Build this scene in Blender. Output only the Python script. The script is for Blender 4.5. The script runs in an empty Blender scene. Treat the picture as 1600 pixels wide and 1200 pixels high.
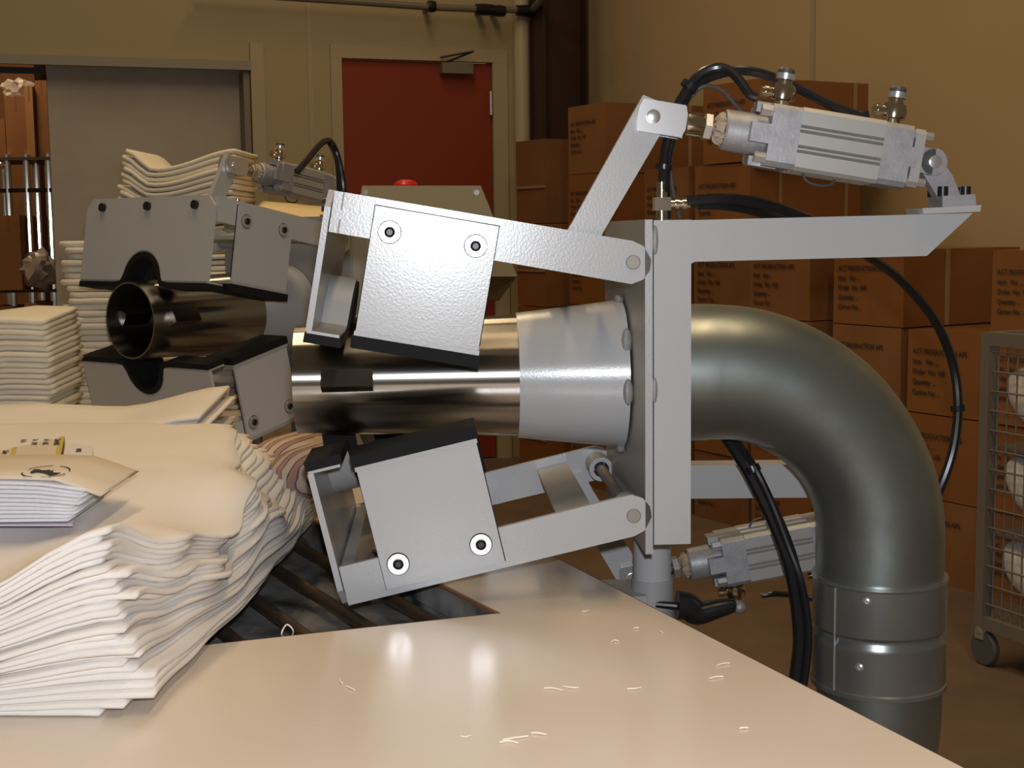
import bpy, bmesh, math, random
from mathutils import Vector, Matrix, noise
C = bpy.context.scene
COL = C.collection
random.seed(7)
PI = math.pi
# ------------------------------------------------------------------ camera, world, lamps, exposure
F = 2200.0
HC = 1.245
PITCH = math.atan(240 / F)
ROLL = math.radians(0.7)
FW = Vector((0, math.cos(PITCH), -math.sin(PITCH)))
UP0 = Vector((0, math.sin(PITCH), math.cos(PITCH)))
RT0 = Vector((1, 0, 0))
RT = RT0 * math.cos(ROLL) - UP0 * math.sin(ROLL)
UP = UP0 * math.cos(ROLL) + RT0 * math.sin(ROLL)
CAM = Vector((0, 0, HC))
cd = bpy.data.cameras.new('camera')
cam = bpy.data.objects.new('camera', cd)
COL.objects.link(cam)
cd.sensor_width = 36.0
cd.lens = 36.0 * F / 1600
cd.clip_start = 0.02
m3 = Matrix((RT, UP, -FW)).transposed()
cam.matrix_world = Matrix.Translation(CAM) @ m3.to_4x4()
C.camera = cam

w = bpy.data.worlds.new('hall_light')
C.world = w
w.use_nodes = True
wb = w.node_tree.nodes['Background']
wb.inputs[0].default_value = (1.0, 0.73, 0.42, 1)
wb.inputs[1].default_value = 0.085

def lamp(name, kind, loc, energy, color, size=None, sizey=None, aim=None):
    l = bpy.data.lights.new(name, kind)
    l.energy = energy
    l.color = color
    if kind == 'AREA':
        l.shape = 'RECTANGLE'
        l.size = size
        l.size_y = sizey or size
    elif size is not None:
        l.shadow_soft_size = size
    o = bpy.data.objects.new(name, l)
    COL.objects.link(o)
    o.location = loc
    if aim is not None:
        o.rotation_euler = (Vector(aim) - Vector(loc)).to_track_quat('-Z', 'Y').to_euler()
    return o
WARM = (1.0, 0.74, 0.43)
lamp('camera_flash', 'POINT', CAM + Vector((0.012, 0.0, 0.055)), 54, (0.90, 0.94, 1.0), 0.014)
lamp('hall_lamp', 'AREA', (-0.9, 2.4, 4.4), 42, WARM, 0.3, 2.4, (-0.9, 2.4, 0))
lamp('hall_lamp', 'AREA', (0.9, 0.9, 4.4), 40, WARM, 0.3, 2.4, (0.9, 0.9, 0))
lamp('hall_lamp', 'AREA', (-0.4, 5.2, 4.4), 24, WARM, 0.3, 2.4, (-0.4, 5.2, 0))
lamp('store_room_lamp', 'AREA', (-3.4, 8.0, 3.2), 22, (1.0, 0.70, 0.40), 0.6, 0.6, (-3.4, 8.6, 0))
C.view_settings.view_transform = 'Standard'
C.view_settings.look = 'None'
C.view_settings.gamma = 1.0
C.view_settings.exposure = 0.0
C.view_settings.use_curve_mapping = False

# ------------------------------------------------------------------ picture-to-place helpers
def ray(px, py):
    return (FW + RT * ((px - 800) / F) + UP * ((600 - py) / F))
def on_plane(px, py, p, n):
    d = ray(px, py)
    t = (Vector(p) - CAM).dot(Vector(n)) / d.dot(Vector(n))
    return CAM + d * t
def on_z(px, py, z):
    return on_plane(px, py, (0, 0, z), (0, 0, 1))
def on_y(px, py, y):
    return on_plane(px, py, (0, y, 0), (0, 1, 0))

# ------------------------------------------------------------------ mesh builder
class B:
    soft = False
    def __init__(s):
        s.bm = bmesh.new()
    def poly(s, pts, smooth=False):
        vs = [s.bm.verts.new(p) for p in pts]
        f = s.bm.faces.new(vs)
        f.smooth = smooth
        return f
    def prism(s, pts, ext):
        ext = Vector(ext)
        a = [s.bm.verts.new(p) for p in pts]
        b = [s.bm.verts.new(Vector(p) + ext) for p in pts]
        n = len(pts)
        s.bm.faces.new(a[::-1]); s.bm.faces.new(b)
        for i in range(n):
            s.bm.faces.new((a[i], a[(i + 1) % n], b[(i + 1) % n], b[i]))
        return s
    def box(s, lo, hi):
        x0, y0, z0 = lo; x1, y1, z1 = hi
        return s.prism([(x0, y0, z0), (x1, y0, z0), (x1, y1, z0), (x0, y1, z0)], (0, 0, z1 - z0))
    def obox(s, o, ax, ay, az):
        o = Vector(o); ax = Vector(ax); ay = Vector(ay)
        return s.prism([o, o + ax, o + ax + ay, o + ay], az)
    def rings(s, rings, cap=True, smooth=True, closed=False):
        R = [[s.bm.verts.new(p) for p in r] for r in rings]
        n = len(R[0])
        m = len(R)
        for i in range(m if closed else m - 1):
            A = R[i]; D = R[(i + 1) % m]
            for j in range(n):
                f = s.bm.faces.new((A[j], A[(j + 1) % n], D[(j + 1) % n], D[j]))
                f.smooth = smooth
        if cap and not closed:
            s.bm.faces.new(R[0][::-1]); s.bm.faces.new(R[-1])
        return s
    def lathe(s, p, axis, prof, seg=24, cap=True, smooth=True, closed=False):
        """prof: list of (distance along axis, radius)"""
        p = Vector(p); a = Vector(axis).normalized()
        t = Vector((0, 0, 1)) if abs(a.z) < 0.9 else Vector((1, 0, 0))
        x = a.cross(t).normalized(); y = a.cross(x)
        rs = []
        for h, r in prof:
            rs.append([p + a * h + (x * math.cos(2 * PI * k / seg) + y * math.sin(2 * PI * k / seg)) * r for k in range(seg)])
        return s.rings(rs, cap, smooth, closed)
    def cyl(s, p0, p1, r, seg=16, r2=None, smooth=True):
        p0 = Vector(p0); p1 = Vector(p1)
        d = p1 - p0
        return s.lathe(p0, d, [(0, r), (d.length, r if r2 is None else r2)], seg, True, smooth)
    def tube(s, path, r, seg=10, sub=6):
        pts = spline(path, sub)
        rs = []
        prev = None
        for i, p in enumerate(pts):
            d = (pts[min(i + 1, len(pts) - 1)] - pts[max(i - 1, 0)]).normalized()
            if prev is None:
                t = Vector((0, 0, 1)) if abs(d.z) < 0.9 else Vector((0, 1, 0))
                x = d.cross(t).normalized()
            else:
                x = (prev - d * prev.dot(d)).normalized()
            prev = x
            y = d.cross(x)
            rr = r(i / (len(pts) - 1)) if callable(r) else r
            rs.append([p + (x * math.cos(2 * PI * k / seg) + y * math.sin(2 * PI * k / seg)) * rr for k in range(seg)])
        return s.rings(rs)
    def ball(s, c, rx, ry=None, rz=None, seg=12, rg=8):
        ry = ry or rx; rz = rz or rx
        M = Matrix.Translation(Vector(c)) @ Matrix.Diagonal((rx, ry, rz, 1))
        r = bmesh.ops.create_uvsphere(s.bm, u_segments=seg, v_segments=rg, radius=1, matrix=M)
        for v in r['verts']:
            for f in v.link_faces: f.smooth = True
        return s
    def bevel(s, w, seg=2, ang=35):
        es = [e for e in s.bm.edges if len(e.link_faces) == 2 and e.calc_face_angle(0) > math.radians(ang)]
        bmesh.ops.bevel(s.bm, geom=es, offset=w, segments=seg, affect='EDGES', clamp_overlap=True)
        return s
    def build(s, name, mat, parent=None, M=None):
        if M is not None: s.bm.transform(M)
        bmesh.ops.recalc_face_normals(s.bm, faces=s.bm.faces)
        me = bpy.data.meshes.new(name)
        s.bm.to_mesh(me); s.bm.free()
        if not s.soft: me.set_sharp_from_angle(angle=math.radians(32))
        if mat is not None: me.materials.append(mat)
        o = bpy.data.objects.new(name, me)
        COL.objects.link(o)
        if parent is not None: o.parent = parent
        return o

def spline(path, sub=6):
    P = [Vector(p) for p in path]
    if len(P) < 3: return P
    out = []
    for i in range(len(P) - 1):
        p0 = P[max(i - 1, 0)]; p1 = P[i]; p2 = P[i + 1]; p3 = P[min(i + 2, len(P) - 1)]
        for k in range(sub):
            t = k / sub
            out.append(0.5 * ((2 * p1) + (p2 - p0) * t + (2 * p0 - 5 * p1 + 4 * p2 - p3) * t * t + (3 * p1 - p0 - 3 * p2 + p3) * t ** 3))
    out.append(P[-1])
    return out

def tag(o, label=None, cat=None, group=None, kind=None):
    if label: o['label'] = label
    if cat: o['category'] = cat
    if group: o['group'] = group
    if kind: o['kind'] = kind
    return o
def empty(name, loc=(0, 0, 0), rz=0.0, label=None, cat=None, group=None):
    o = bpy.data.objects.new(name, None)
    o.empty_display_size = 0.05
    COL.objects.link(o)
    o.location = loc; o.rotation_euler = (0, 0, rz)
    return tag(o, label, cat, group)
def copy_tree(o, parent=None, skip=()):
    c = o.copy(); COL.objects.link(c)
    c.parent = parent
    for ch in list(o.children):
        if ch.get('own'): continue
        copy_tree(ch, c, skip)
    return c

# ------------------------------------------------------------------ materials
def mat(name, col, rough=0.5, metal=0.0, bump=0.0, bscale=200, var=0.0, vscale=8, aniso=0.0, col2=None, coords='Object', trans=0.0, alpha=1.0, stretch=None, spec=None, rvar=0.0, detail=2.0):
    m = bpy.data.materials.new(name)
    m.use_nodes = True
    nt = m.node_tree
    b = nt.nodes['Principled BSDF']
    b.inputs['Base Color'].default_value = (*col, 1)
    b.inputs['Roughness'].default_value = rough
    b.inputs['Metallic'].default_value = metal
    if spec is not None: b.inputs['Specular IOR Level'].default_value = spec
    if aniso:
        b.inputs['Anisotropic'].default_value = aniso
        b.inputs['Anisotropic Rotation'].default_value = 0.25
        tg = nt.nodes.new('ShaderNodeTangent'); tg.direction_type = 'RADIAL'; tg.axis = 'X'
        nt.links.new(tg.outputs[0], b.inputs['Tangent'])
    if trans: b.inputs['Transmission Weight'].default_value = trans
    if alpha < 1: b.inputs['Alpha'].default_value = alpha
    if bump or var or rvar:
        tc = nt.nodes.new('ShaderNodeTexCoord')
        src = tc.outputs[coords]
        if stretch:
            mp = nt.nodes.new('ShaderNodeMapping')
            mp.inputs['Scale'].default_value = stretch
            nt.links.new(src, mp.inputs[0]); src = mp.outputs[0]
    if var or rvar:
        n = nt.nodes.new('ShaderNodeTexNoise')
        n.inputs['Scale'].default_value = vscale
        n.inputs['Detail'].default_value = 4 if not stretch else detail
        nt.links.new(src, n.inputs['Vector'])
        if var:
            mx = nt.nodes.new('ShaderNodeMixRGB')
            c2 = col2 or tuple(c * (1 - var) for c in col)
            mx.inputs[1].default_value = (*col, 1); mx.inputs[2].default_value = (*c2, 1)
            cr = nt.nodes.new('ShaderNodeValToRGB')
            cr.color_ramp.elements[0].position = 0.35; cr.color_ramp.elements[1].position = 0.7
            nt.links.new(n.outputs['Fac'], cr.inputs[0])
            nt.links.new(cr.outputs[0], mx.inputs[0])
            nt.links.new(mx.outputs[0], b.inputs['Base Color'])
        if rvar:
            mr = nt.nodes.new('ShaderNodeMapRange')
            mr.inputs[1].default_value = 0.3; mr.inputs[2].default_value = 0.7
            mr.inputs[3].default_value = max(0.02, rough - rvar); mr.inputs[4].default_value = rough + rvar
            nt.links.new(n.outputs['Fac'], mr.inputs[0])
            nt.links.new(mr.outputs[0], b.inputs['Roughness'])
    if bump:
        n2 = nt.nodes.new('ShaderNodeTexNoise')
        n2.inputs['Scale'].default_value = bscale
        n2.inputs['Detail'].default_value = detail
        nt.links.new(src, n2.inputs['Vector'])
        bp = nt.nodes.new('ShaderNodeBump')
        bp.inputs['Strength'].default_value = bump
        bp.inputs['Distance'].default_value = 0.002
        nt.links.new(n2.outputs['Fac'], bp.inputs['Height'])
        nt.links.new(bp.outputs[0], b.inputs['Normal'])
    return m

PAINT = mat('grey_enamel', (0.415, 0.42, 0.43), 0.25, 0.0, bump=0.05, bscale=380, spec=0.6)
PAINTD = mat('grey_enamel_flat', (0.35, 0.35, 0.355), 0.42, 0.1, bump=0.1, bscale=300)
STEEL = mat('brushed_stainless', (0.40, 0.38, 0.355), 0.22, 1.0, aniso=0.9)
LUGM = mat('ground_steel', (0.20, 0.17, 0.145), 0.3, 1.0)
GALV = mat('galvanised_sheet', (0.37, 0.405, 0.39), 0.37, 0.88, var=0.25, vscale=14, rvar=0.08)
GALVC = mat('galvanised_collar', (0.40, 0.43, 0.425), 0.27, 0.8, var=0.2, vscale=10)
ZINC = mat('bright_zinc', (0.75, 0.75, 0.76), 0.25, 0.8)
NICKEL = mat('nickel_brass', (0.72, 0.66, 0.55), 0.15, 1.0)
ALU = mat('anodised_aluminium', (0.47, 0.46, 0.445), 0.42, 0.5)
CAST = mat('cast_aluminium', (0.40, 0.40, 0.42), 0.5, 0.5, bump=0.1, bscale=300, var=0.2, vscale=60)
PINM = mat('pin_steel', (0.27, 0.25, 0.225), 0.55, 0.5)
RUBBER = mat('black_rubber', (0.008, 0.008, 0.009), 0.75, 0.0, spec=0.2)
BLACKP = mat('black_plastic', (0.012, 0.012, 0.014), 0.28)
BLACKS = mat('black_oxide_steel', (0.02, 0.02, 0.022), 0.35, 0.4)
GREYHOSE = mat('grey_cable', (0.06, 0.062, 0.065), 0.45)
LINT = mat('tan_lint', (0.42, 0.33, 0.24), 0.95, bump=0.8, bscale=300)
TABLE = mat('cream_laminate', (0.66, 0.575, 0.49), 0.23, 0.0, var=0.05, vscale=3, rvar=0.05, spec=0.5)
TEDGE = mat('laminate_edge', (0.06, 0.05, 0.045), 0.5)
ROLLER = mat('dark_roller', (0.10, 0.068, 0.045), 0.38, 0.4, var=0.4, vscale=20)
TRAY = mat('black_dusty_tray', (0.03, 0.032, 0.033), 0.4, 0.0, var=1.0, col2=(0.30, 0.30, 0.29), vscale=14, bump=0.3, bscale=30)
COTTON = mat('cream_cotton', (0.78, 0.73, 0.68), 0.9, bump=0.12, bscale=900, var=0.06, vscale=6)
COTTOND = mat('unbleached_cotton', (0.74, 0.68, 0.56), 0.9, bump=0.12, bscale=900, var=0.08, vscale=6)
COTTONW = mat('white_cotton', (0.80, 0.77, 0.72), 0.9, bump=0.1, bscale=900)
PAPER = mat('white_paper', (0.72, 0.70, 0.72), 0.6)
PAPERC = mat('cream_paper', (0.66, 0.58, 0.47), 0.6)
YELLOW = mat('yellow_edge', (0.55, 0.42, 0.08), 0.6)
INK = mat('black_ink', (0.015, 0.014, 0.014), 0.7)
INKB = mat('faded_ink', (0.035, 0.03, 0.032), 0.8)
CARD = mat('cardboard', (0.29, 0.128, 0.046), 0.72, var=0.18, vscale=5, bump=0.1, bscale=60)
CARDS = [CARD, mat('cardboard_dull', (0.255, 0.115, 0.045), 0.75, var=0.2, vscale=6, bump=0.1, bscale=50), mat('cardboard_glossy', (0.30, 0.125, 0.042), 0.35, var=0.15, vscale=4, bump=0.15, bscale=12)]
CARDB = mat('light_cardboard', (0.42, 0.22, 0.09), 0.75, var=0.15, vscale=5)
STRAP = mat('pale_strap', (0.40, 0.27, 0.17), 0.4)
TAPE = mat('brown_tape', (0.27, 0.12, 0.05), 0.25)
WALLM = mat('beige_wall_panel', (0.42, 0.345, 0.205), 0.6, var=0.04, vscale=2)
WALLR = mat('yellow_beige_panel', (0.55, 0.42, 0.245), 0.6, var=0.04, vscale=2)
WALLT = mat('beige_trim', (0.44, 0.37, 0.245), 0.5)
GDOOR = mat('grey_steel_door', (0.46, 0.42, 0.36), 0.45, 0.1, var=0.15, vscale=3, col2=(0.40, 0.365, 0.315))
REDD = mat('orange_red_door', (0.25, 0.031, 0.011), 0.5)
FLOORM = mat('brown_floor', (0.19, 0.13, 0.085), 0.7, var=0.25, vscale=4)
DKBROWN = mat('dark_brown_steel', (0.035, 0.014, 0.010), 0.5)
PIPEW = mat('cream_pipe', (0.50, 0.43, 0.30), 0.45)
CONDUIT = mat('grey_conduit', (0.20, 0.18, 0.14), 0.5, 0.2)
OLIVE = mat('grey_green_enamel', (0.19, 0.178, 0.12), 0.45)
REDB = mat('red_plastic', (0.62, 0.012, 0.012), 0.35)
CARTM = mat('cart_grey_steel', (0.24, 0.215, 0.195), 0.5, 0.3)
CHROME = mat('chrome', (0.75, 0.75, 0.76), 0.12, 1.0)
PLASTIC = mat('clear_polythene', (0.75, 0.70, 0.66), 0.25, alpha=0.55)
WELD = mat('weld_bead', (0.26, 0.25, 0.24), 0.5, 0.1, bump=0.4, bscale=200)

# ------------------------------------------------------------------ the hall
fl = B().box((-7, -2, -0.1), (7, 13, 0)).build('floor', FLOORM); tag(fl, kind='structure')
th = math.radians(20)
WD = Vector((math.cos(th), math.sin(th), 0)); WN = Vector((math.sin(th), -math.cos(th), 0))   # WN points into the hall
W0 = Vector((-1.91, 7.0, 0))
def wl(px, py, off=0.0):
    """point on the left wall -> (distance along, height)"""
    p = on_plane(px, py, W0 + WN * off, WN)
    return (p - W0).dot(WD), p.z
ML = Matrix((( WD.x, -WN.x, 0, W0.x), (WD.y, -WN.y, 0, W0.y), (0, 0, 1, 0), (0, 0, 0, 1)))   # x along, y into wall, z up
WH = 4.5
xo0 = wl(-300, 100)[0]; xo1 = wl(392, 150)[0]; zo = wl(250, 97)[1]
xd0 = wl(533, 200)[0]; xd1 = wl(772, 200)[0]; zd = wl(655, 91)[1]
xend = wl(842, 200)[0]
wall = empty('wall_left', W0); tag(wall, kind='structure'); wall.rotation_euler = (0, 0, th)
joints = [wl(483, 60)[0]]
def wpanel(x0, x1, z0, z1):
    o = B().box((x0, 0, z0), (x1, 0.12, z1)).bevel(0.003, 1).build('panel', WALLM, wall)
xj = joints[0]
wpanel(xo0 - 3, xo0, 0, WH)
wpanel(xo0, xo1 - 0.0, zo, WH)
wpanel(xo1, xj - 0.002, 0, WH)
wpanel(xj + 0.002, xd0, 0, WH)
wpanel(xd0, xd1, zd, WH)
wpanel(xd1, xend + 0.6, 0, WH)
B().box((xj - 0.012, -0.006, 0), (xj + 0.012, 0.0, WH)).build('joint_strip', WALLT, wall)
# opening trim and lintel
t = B(); xw = wl(413, 150)[0]
t.box((xo1, -0.02, 0), (xw, 0.0, zo + 0.11)).bevel(0.004, 1)
o = t.build('trim_1', WALLT, wall)
t = B().box((xo0, -0.03, zo - 0.03), (xo1, -0.003, zo + 0.015)); o = t.build('door_track', mat('grey_track', (0.30, 0.28, 0.24), 0.5), wall)
# grey sliding door behind the opening
gd = empty('door_1', W0, th); tag(gd, kind='structure')
xg0 = wl(81, 250)[0]
B().box((xg0, 0.14, 0.01), (xo1 + 0.3, 0.19, zo + 0.06)).bevel(0.004, 1).build('sliding_leaf', GDOOR, gd)
B().box((xo1 - 0.035, 0.0, 0), (xo1 - 0.004, 0.139, zo - 0.03)).build('door_jamb', mat('dark_jamb', (0.22, 0.19, 0.16), 0.5), gd)
xt = wl(110, 100)[0]
B().box((xg0 - 0.35, 0.195, zo - 0.05), (xg0 + 0.4, 0.215, zo - 0.02)).build('guide_rail', BLACKS, gd)
# red door
rd = empty('door_2', W0, th); tag(rd, kind='structure')
B().box((xd0 + 0.012, 0.012, 0.01), (xd1 - 0.012, 0.055, zd - 0.018)).bevel(0.003, 1).build('door_leaf', REDD, rd)
for a, b_, z0, z1 in ((xd0 - 0.05, xd0 + 0.008, 0, zd - 0.0125), (xd1 - 0.008, xd1 + 0.075, 0, zd - 0.0125), (xd0 - 0.05, xd1 + 0.075, zd - 0.012, zd + 0.055)):
    B().box((a, -0.015, z0), (b_, 0.0105, z1)).bevel(0.003, 1).build('door_frame', WALLT, rd)
hx, hz = wl(711, 108)
cl = B().box((hx - 0.085, -0.05, hz - 0.027), (hx + 0.085, 0.0115, hz + 0.027)).bevel(0.006, 2).build('door_closer', OLIVE, rd)
a0 = Vector((hx - 0.06, -0.03, hz + 0.03)); a1 = Vector((hx + 0.075, -0.09, hz + 0.085))
B().cyl(a0, a1, 0.006, 8).cyl(a1, (hx - 0.09, -0.03, hz + 0.055), 0.006, 8).build('closer_arm', BLACKS, cl)
ix, iz0 = wl(765, 143); _, iz1 = wl(765, 180)
B().cyl((ix, -0.02, iz1), (ix, -0.02, iz0), 0.009, 10).build('hinge', ZINC, rd)
# pipe conduit high on the left wall
cp = empty('conduit_pipe'); tag(cp, 'dull grey pipe running high along the wall above the red door', 'pipe')
pw = [on_plane(x, y, W0 + WN * 0.125, WN) for x, y in ((300, -14), (560, 3), (690, 12), (830, 16))]
B().tube(pw, 0.0135 * 1.35, 10, 4).build('pipe', CONDUIT, cp)
for px_, py_, wd_ in ((674, 10, 0.02), (757, 15, 0.05), (780, 17, 0.03), (822, 17, 0.055)):
    c0 = on_plane(px_, py_, W0 + WN * 0.125, WN)
    B().lathe(c0 - WD * wd_, WD, [(0, 0.028), (wd_ * 0.8, 0.031), (wd_ * 1.2, 0.031), (wd_ * 2, 0.028)], 12).build('coupling', BLACKP, cp)
    B().box((-0.012, 0, -0.012), (0.012, 0.125, 0.012)).build('pipe_bracket', CONDUIT, cp, Matrix.Translation(c0) @ ML.to_3x3().to_4x4())
c0 = on_plane(832, 16, W0 + WN * 0.125, WN)
B().tube([c0, c0 + Vector((0.12, -0.45, 0.06)), c0 + Vector((0.3, -0.75, 0.14))], 0.019, 10, 4).build('pipe', CONDUIT, cp)
# cream downpipe
pd = on_plane(817, 300, W0 + WN * 0.047, WN)
dp = B().cyl((pd.x, pd.y, 0.0), (pd.x, pd.y, WH), 0.043, 16).build('downpipe', PIPEW)
tag(dp, 'cream vertical downpipe between the red door and the dark column', 'pipe')

# right wall
RD = Vector((0.5, -0.866, 0)); RN = Vector((-0.866, -0.5, 0))         # RN into the hall
R0 = Vector((1.96, 5.36, 0)) + Vector((0.866, 0.5, 0)) * 0.06
MR = Matrix(((RD.x, -RN.x, 0, R0.x), (RD.y, -RN.y, 0, R0.y), (0, 0, 1, 0), (0, 0, 0, 1)))
wr = empty('wall_right', R0); wr.rotation_euler = (0, 0, math.atan2(RD.y, RD.x)); tag(wr, kind='structure')
def rw(px, py, off=0.0):
    p = on_plane(px, py, R0 + RN * off, RN)
    return (p - R0).dot(RD), p.z
xr = rw(1270, 100)[0]; xl = rw(918, 100)[0]
for a, b_ in ((xl - 0.1, xr - 0.004), (xr + 0.004, xr + 1.25), (xr + 1.258, xr + 4)):
    B().box((a, 0, 0), (b_, 0.12, WH)).bevel(0.003, 1).build('panel', WALLR, wr)
B().box((xr - 0.016, -0.006, 0), (xr + 0.016, 0, WH)).build('joint_strip', WALLT, wr)
jx, jz = rw(924, 46)
B().box((jx - 0.05, -0.03, jz - 0.045), (jx + 0.04, 0, jz + 0.045)).bevel(0.005, 1).build('junction_box', WALLT, wr)
# dark column in the corner (I section)
cc = on_plane(876, 300, (0, 7.62, 0), (0, 1, 0)); cc.z = 0
sc = B()
sc.box((-0.13, -0.09, 0), (-0.115, 0.09, WH)).box((0.115, -0.09, 0), (0.13, 0.09, WH)).box((-0.115, -0.006, 0), (0.115, 0.006, WH))
o = sc.build('trim_2', DKBROWN, None, Matrix.Translation(cc + Vector((0.0, 0, 0))) @ Matrix.Rotation(math.radians(20), 4, 'Z')); tag(o, kind='structure')

# ------------------------------------------------------------------ store room beyond the doorway
sr = B().box((-6.5, 11.5, 0), (-0.5, 11.6, 4)).build('wall_back', mat('store_wall', (0.40, 0.17, 0.07), 0.8, var=0.3, vscale=2)); tag(sr, kind='structure')
SY = 8.6
rack = empty('shelf_rack', (0, 0, 0), 0, 'chrome wire shelf rack seen through the doorway left of the grey door', 'shelf')
def sp(px, py, dy=0.0): return on_y(px, py, SY + dy)
zsh = sp(40, 246).z; zsl = sp(40, 452).z
for px_, dy in ((13, 0), (43, 0), (58, 0.35), (77, 0.0), (-60, 0), (-40, .35), (8, 0.4), (100, 0.2)):
    p = sp(px_, 300, dy)
    B().cyl((p.x, p.y, 0), (p.x, p.y, zsh + 0.02), 0.022, 10).build('post', CHROME, rack)
xs0 = sp(-80, 250).x; xs1 = sp(108, 250).x
for z, nm in ((zsh, 'shelf'), (zsl, 'shelf'), (0.35, 'shelf')):
    B().box((xs0, SY - 0.05, z - 0.018), (xs1, SY + 0.5, z)).build(nm, mat('dark_board', (0.08, 0.055, 0.04), 0.6), rack)
B().box((xs0, SY - 0.02, sp(0, 298).z - 0.012), (xs1, SY, sp(0, 298).z + 0.012)).build('rail', BLACKS, rack)
lg = sp(8, 259)
B().ball((lg.x, SY - 0.075, lg.z), 0.028, 0.02, 0.022).build('chrome_cap', CHROME, rack)

def carton(name, o, ax, ay, h, mat_=CARD):
    """o: bottom corner, ax, ay horizontal edge vectors"""
    b = B().obox(o, ax, ay, (0, 0, h)).bevel(0.006, 2)
    return b.build(name, mat_)
def store_box(x0, x1, z0, z1, label, dy=0.0, d=0.3, m=CARD, flap=None):
    r = empty('carton', (0, 0, 0), 0, label, 'carton')
    B().box((x0, SY + dy, z0), (x1, SY + dy + d, z1)).bevel(0.006, 1).build('carton_body', m, r)
    B().box((x0 + (x1 - x0) * 0.45, SY + dy - 0.001, z1 - 0.09), (x0 + (x1 - x0) * 0.55, SY + dy + d, z1 + 0.001)).build('tape', TAPE, r)
    if flap: B().prism([(x1, SY + dy, z1), (x1 + flap, SY + dy + 0.02, z1 - 0.02), (x1 + flap, SY + dy + d - 0.02, z1 - 0.02), (x1, SY + dy + d, z1)], (0, 0, 0.005)).build('flap', CARDB, r)
    return r
X = lambda px: on_y(px, 300, SY).x
Z = lambda py: on_y(40, py, SY).z
store_box(X(12), X(45), zsh, Z(150), 'brown carton on the rack top shelf under the crumpled bag', 0.02)
store_box(X(46), X(58), zsh, Z(135), 'narrow pale carton standing on the rack top shelf', 0.0, 0.25, CARDB)
store_box(X(60), X(78), zsh, Z(125), 'tall brown carton at right end of the rack top shelf', 0.03)
store_box(X(-30), X(10), zsh, Z(185), 'brown carton on the rack top shelf at the picture edge', 0.03)
store_box(X(2), X(38), zsl, Z(337), 'brown carton with pale edges on the rack middle shelf', -0.11, 0.3, CARD)
store_box(X(-40), X(-2), zsl, Z(345), 'brown carton at the far left of the rack middle shelf', -0.10)
store_box(X(-20), X(20), 0.35, Z(478), 'brown carton on the low rack shelf at the picture edge', -0.10)
store_box(X(40), X(58), 0.35, Z(472), 'pale carton standing on the low rack shelf', -0.12, 0.3, CARDB)
store_box(X(60), X(84), 0.35, Z(500), 'brown carton on the low rack shelf beside the grey door', -0.08)
for i, (x, y_) in enumerate(((-3.9, 9.9), (-3.2, 10.1), (-2.5, 10.0))):
    for k in range(4):
        c = carton('carton', (x, y_, k * 0.62), (0.62, 0.02, 0), (-0.02, 0.6, 0), 0.615)
        tag(c, 'large brown carton in the back of the store room, %s of the %s stack' % (('floor level', 'second level', 'third level', 'top level')[k], ('left', 'middle', 'right')[i]), 'carton', 'cartons at the back of the store room')
def crumple(name, c, r, m, label, cat, sc=(1, 0.7, 1)):
    b = B(); bmesh.ops.create_icosphere(b.bm, subdivisions=3, radius=1)
    for v in b.bm.verts:
        n = noise.noise(v.co * 2.3 + Vector(c)) * 0.45 + noise.noise(v.co * 6 + Vector(c)) * 0.18
        v.co = Vector((v.co.x * sc[0], v.co.y * sc[1], v.co.z * sc[2])) * (1 + n) * r + Vector(c)
    for f in b.bm.faces: f.smooth = True
    return tag(b.build(name, m), label, cat)
zb = Z(152)
crumple('plastic_bag', (X(26), SY + 0.12, zb + 0.055), 0.085, PLASTIC, 'crumpled clear plastic bag on top of the rack cartons', 'bag', (1.1, .8, .8))
crumple('plastic_bag', (X(62), SY - 0.06, zsl + 0.12), 0.10, mat('grey_polythene', (0.30, 0.26, 0.25), 0.3), 'grey plastic bag bunched on the rack middle shelf', 'bag', (1.2, .8, 1.1))

# ------------------------------------------------------------------ printed cartons along the right wall
def text_mesh(lines, size, lead, name='printed_text'):
    cu = bpy.data.curves.new('t', 'FONT')
    cu.body = '\n'.join(lines); cu.size = size; cu.space_line = lead; cu.offset = 0.0006 if size < 0.05 else 0
    cu.resolution_u = 2
    ob = bpy.data.objects.new('t', cu); COL.objects.link(ob)
    dg = bpy.context.evaluated_depsgraph_get(); dg.update()
    me = bpy.data.meshes.new_from_object(ob.evaluated_get(dg))
    me.name = name
    bpy.data.objects.remove(ob)
    return me
TXT = text_mesh(['ACT PRODUCTION APS', 'Item   No: ...', 'Order  No: 100', 'Quantity: ...', 'Carton No: ..'], 0.024, 1.45)
TXT.materials.clear(); TXT.materials.append(INKB)
L0 = Vector((1.375, 5.0, 0))
DIN = Vector((0.866, 0.5, 0))
def sline(px):
    p = on_plane(px, 600, L0, RN)    # vertical plane of the carton fronts
    return (p - L0).dot(RD)
ROWZ = [0, 0.295, 0.59, 0.885, 1.165, 1.51, 1.835]
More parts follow.
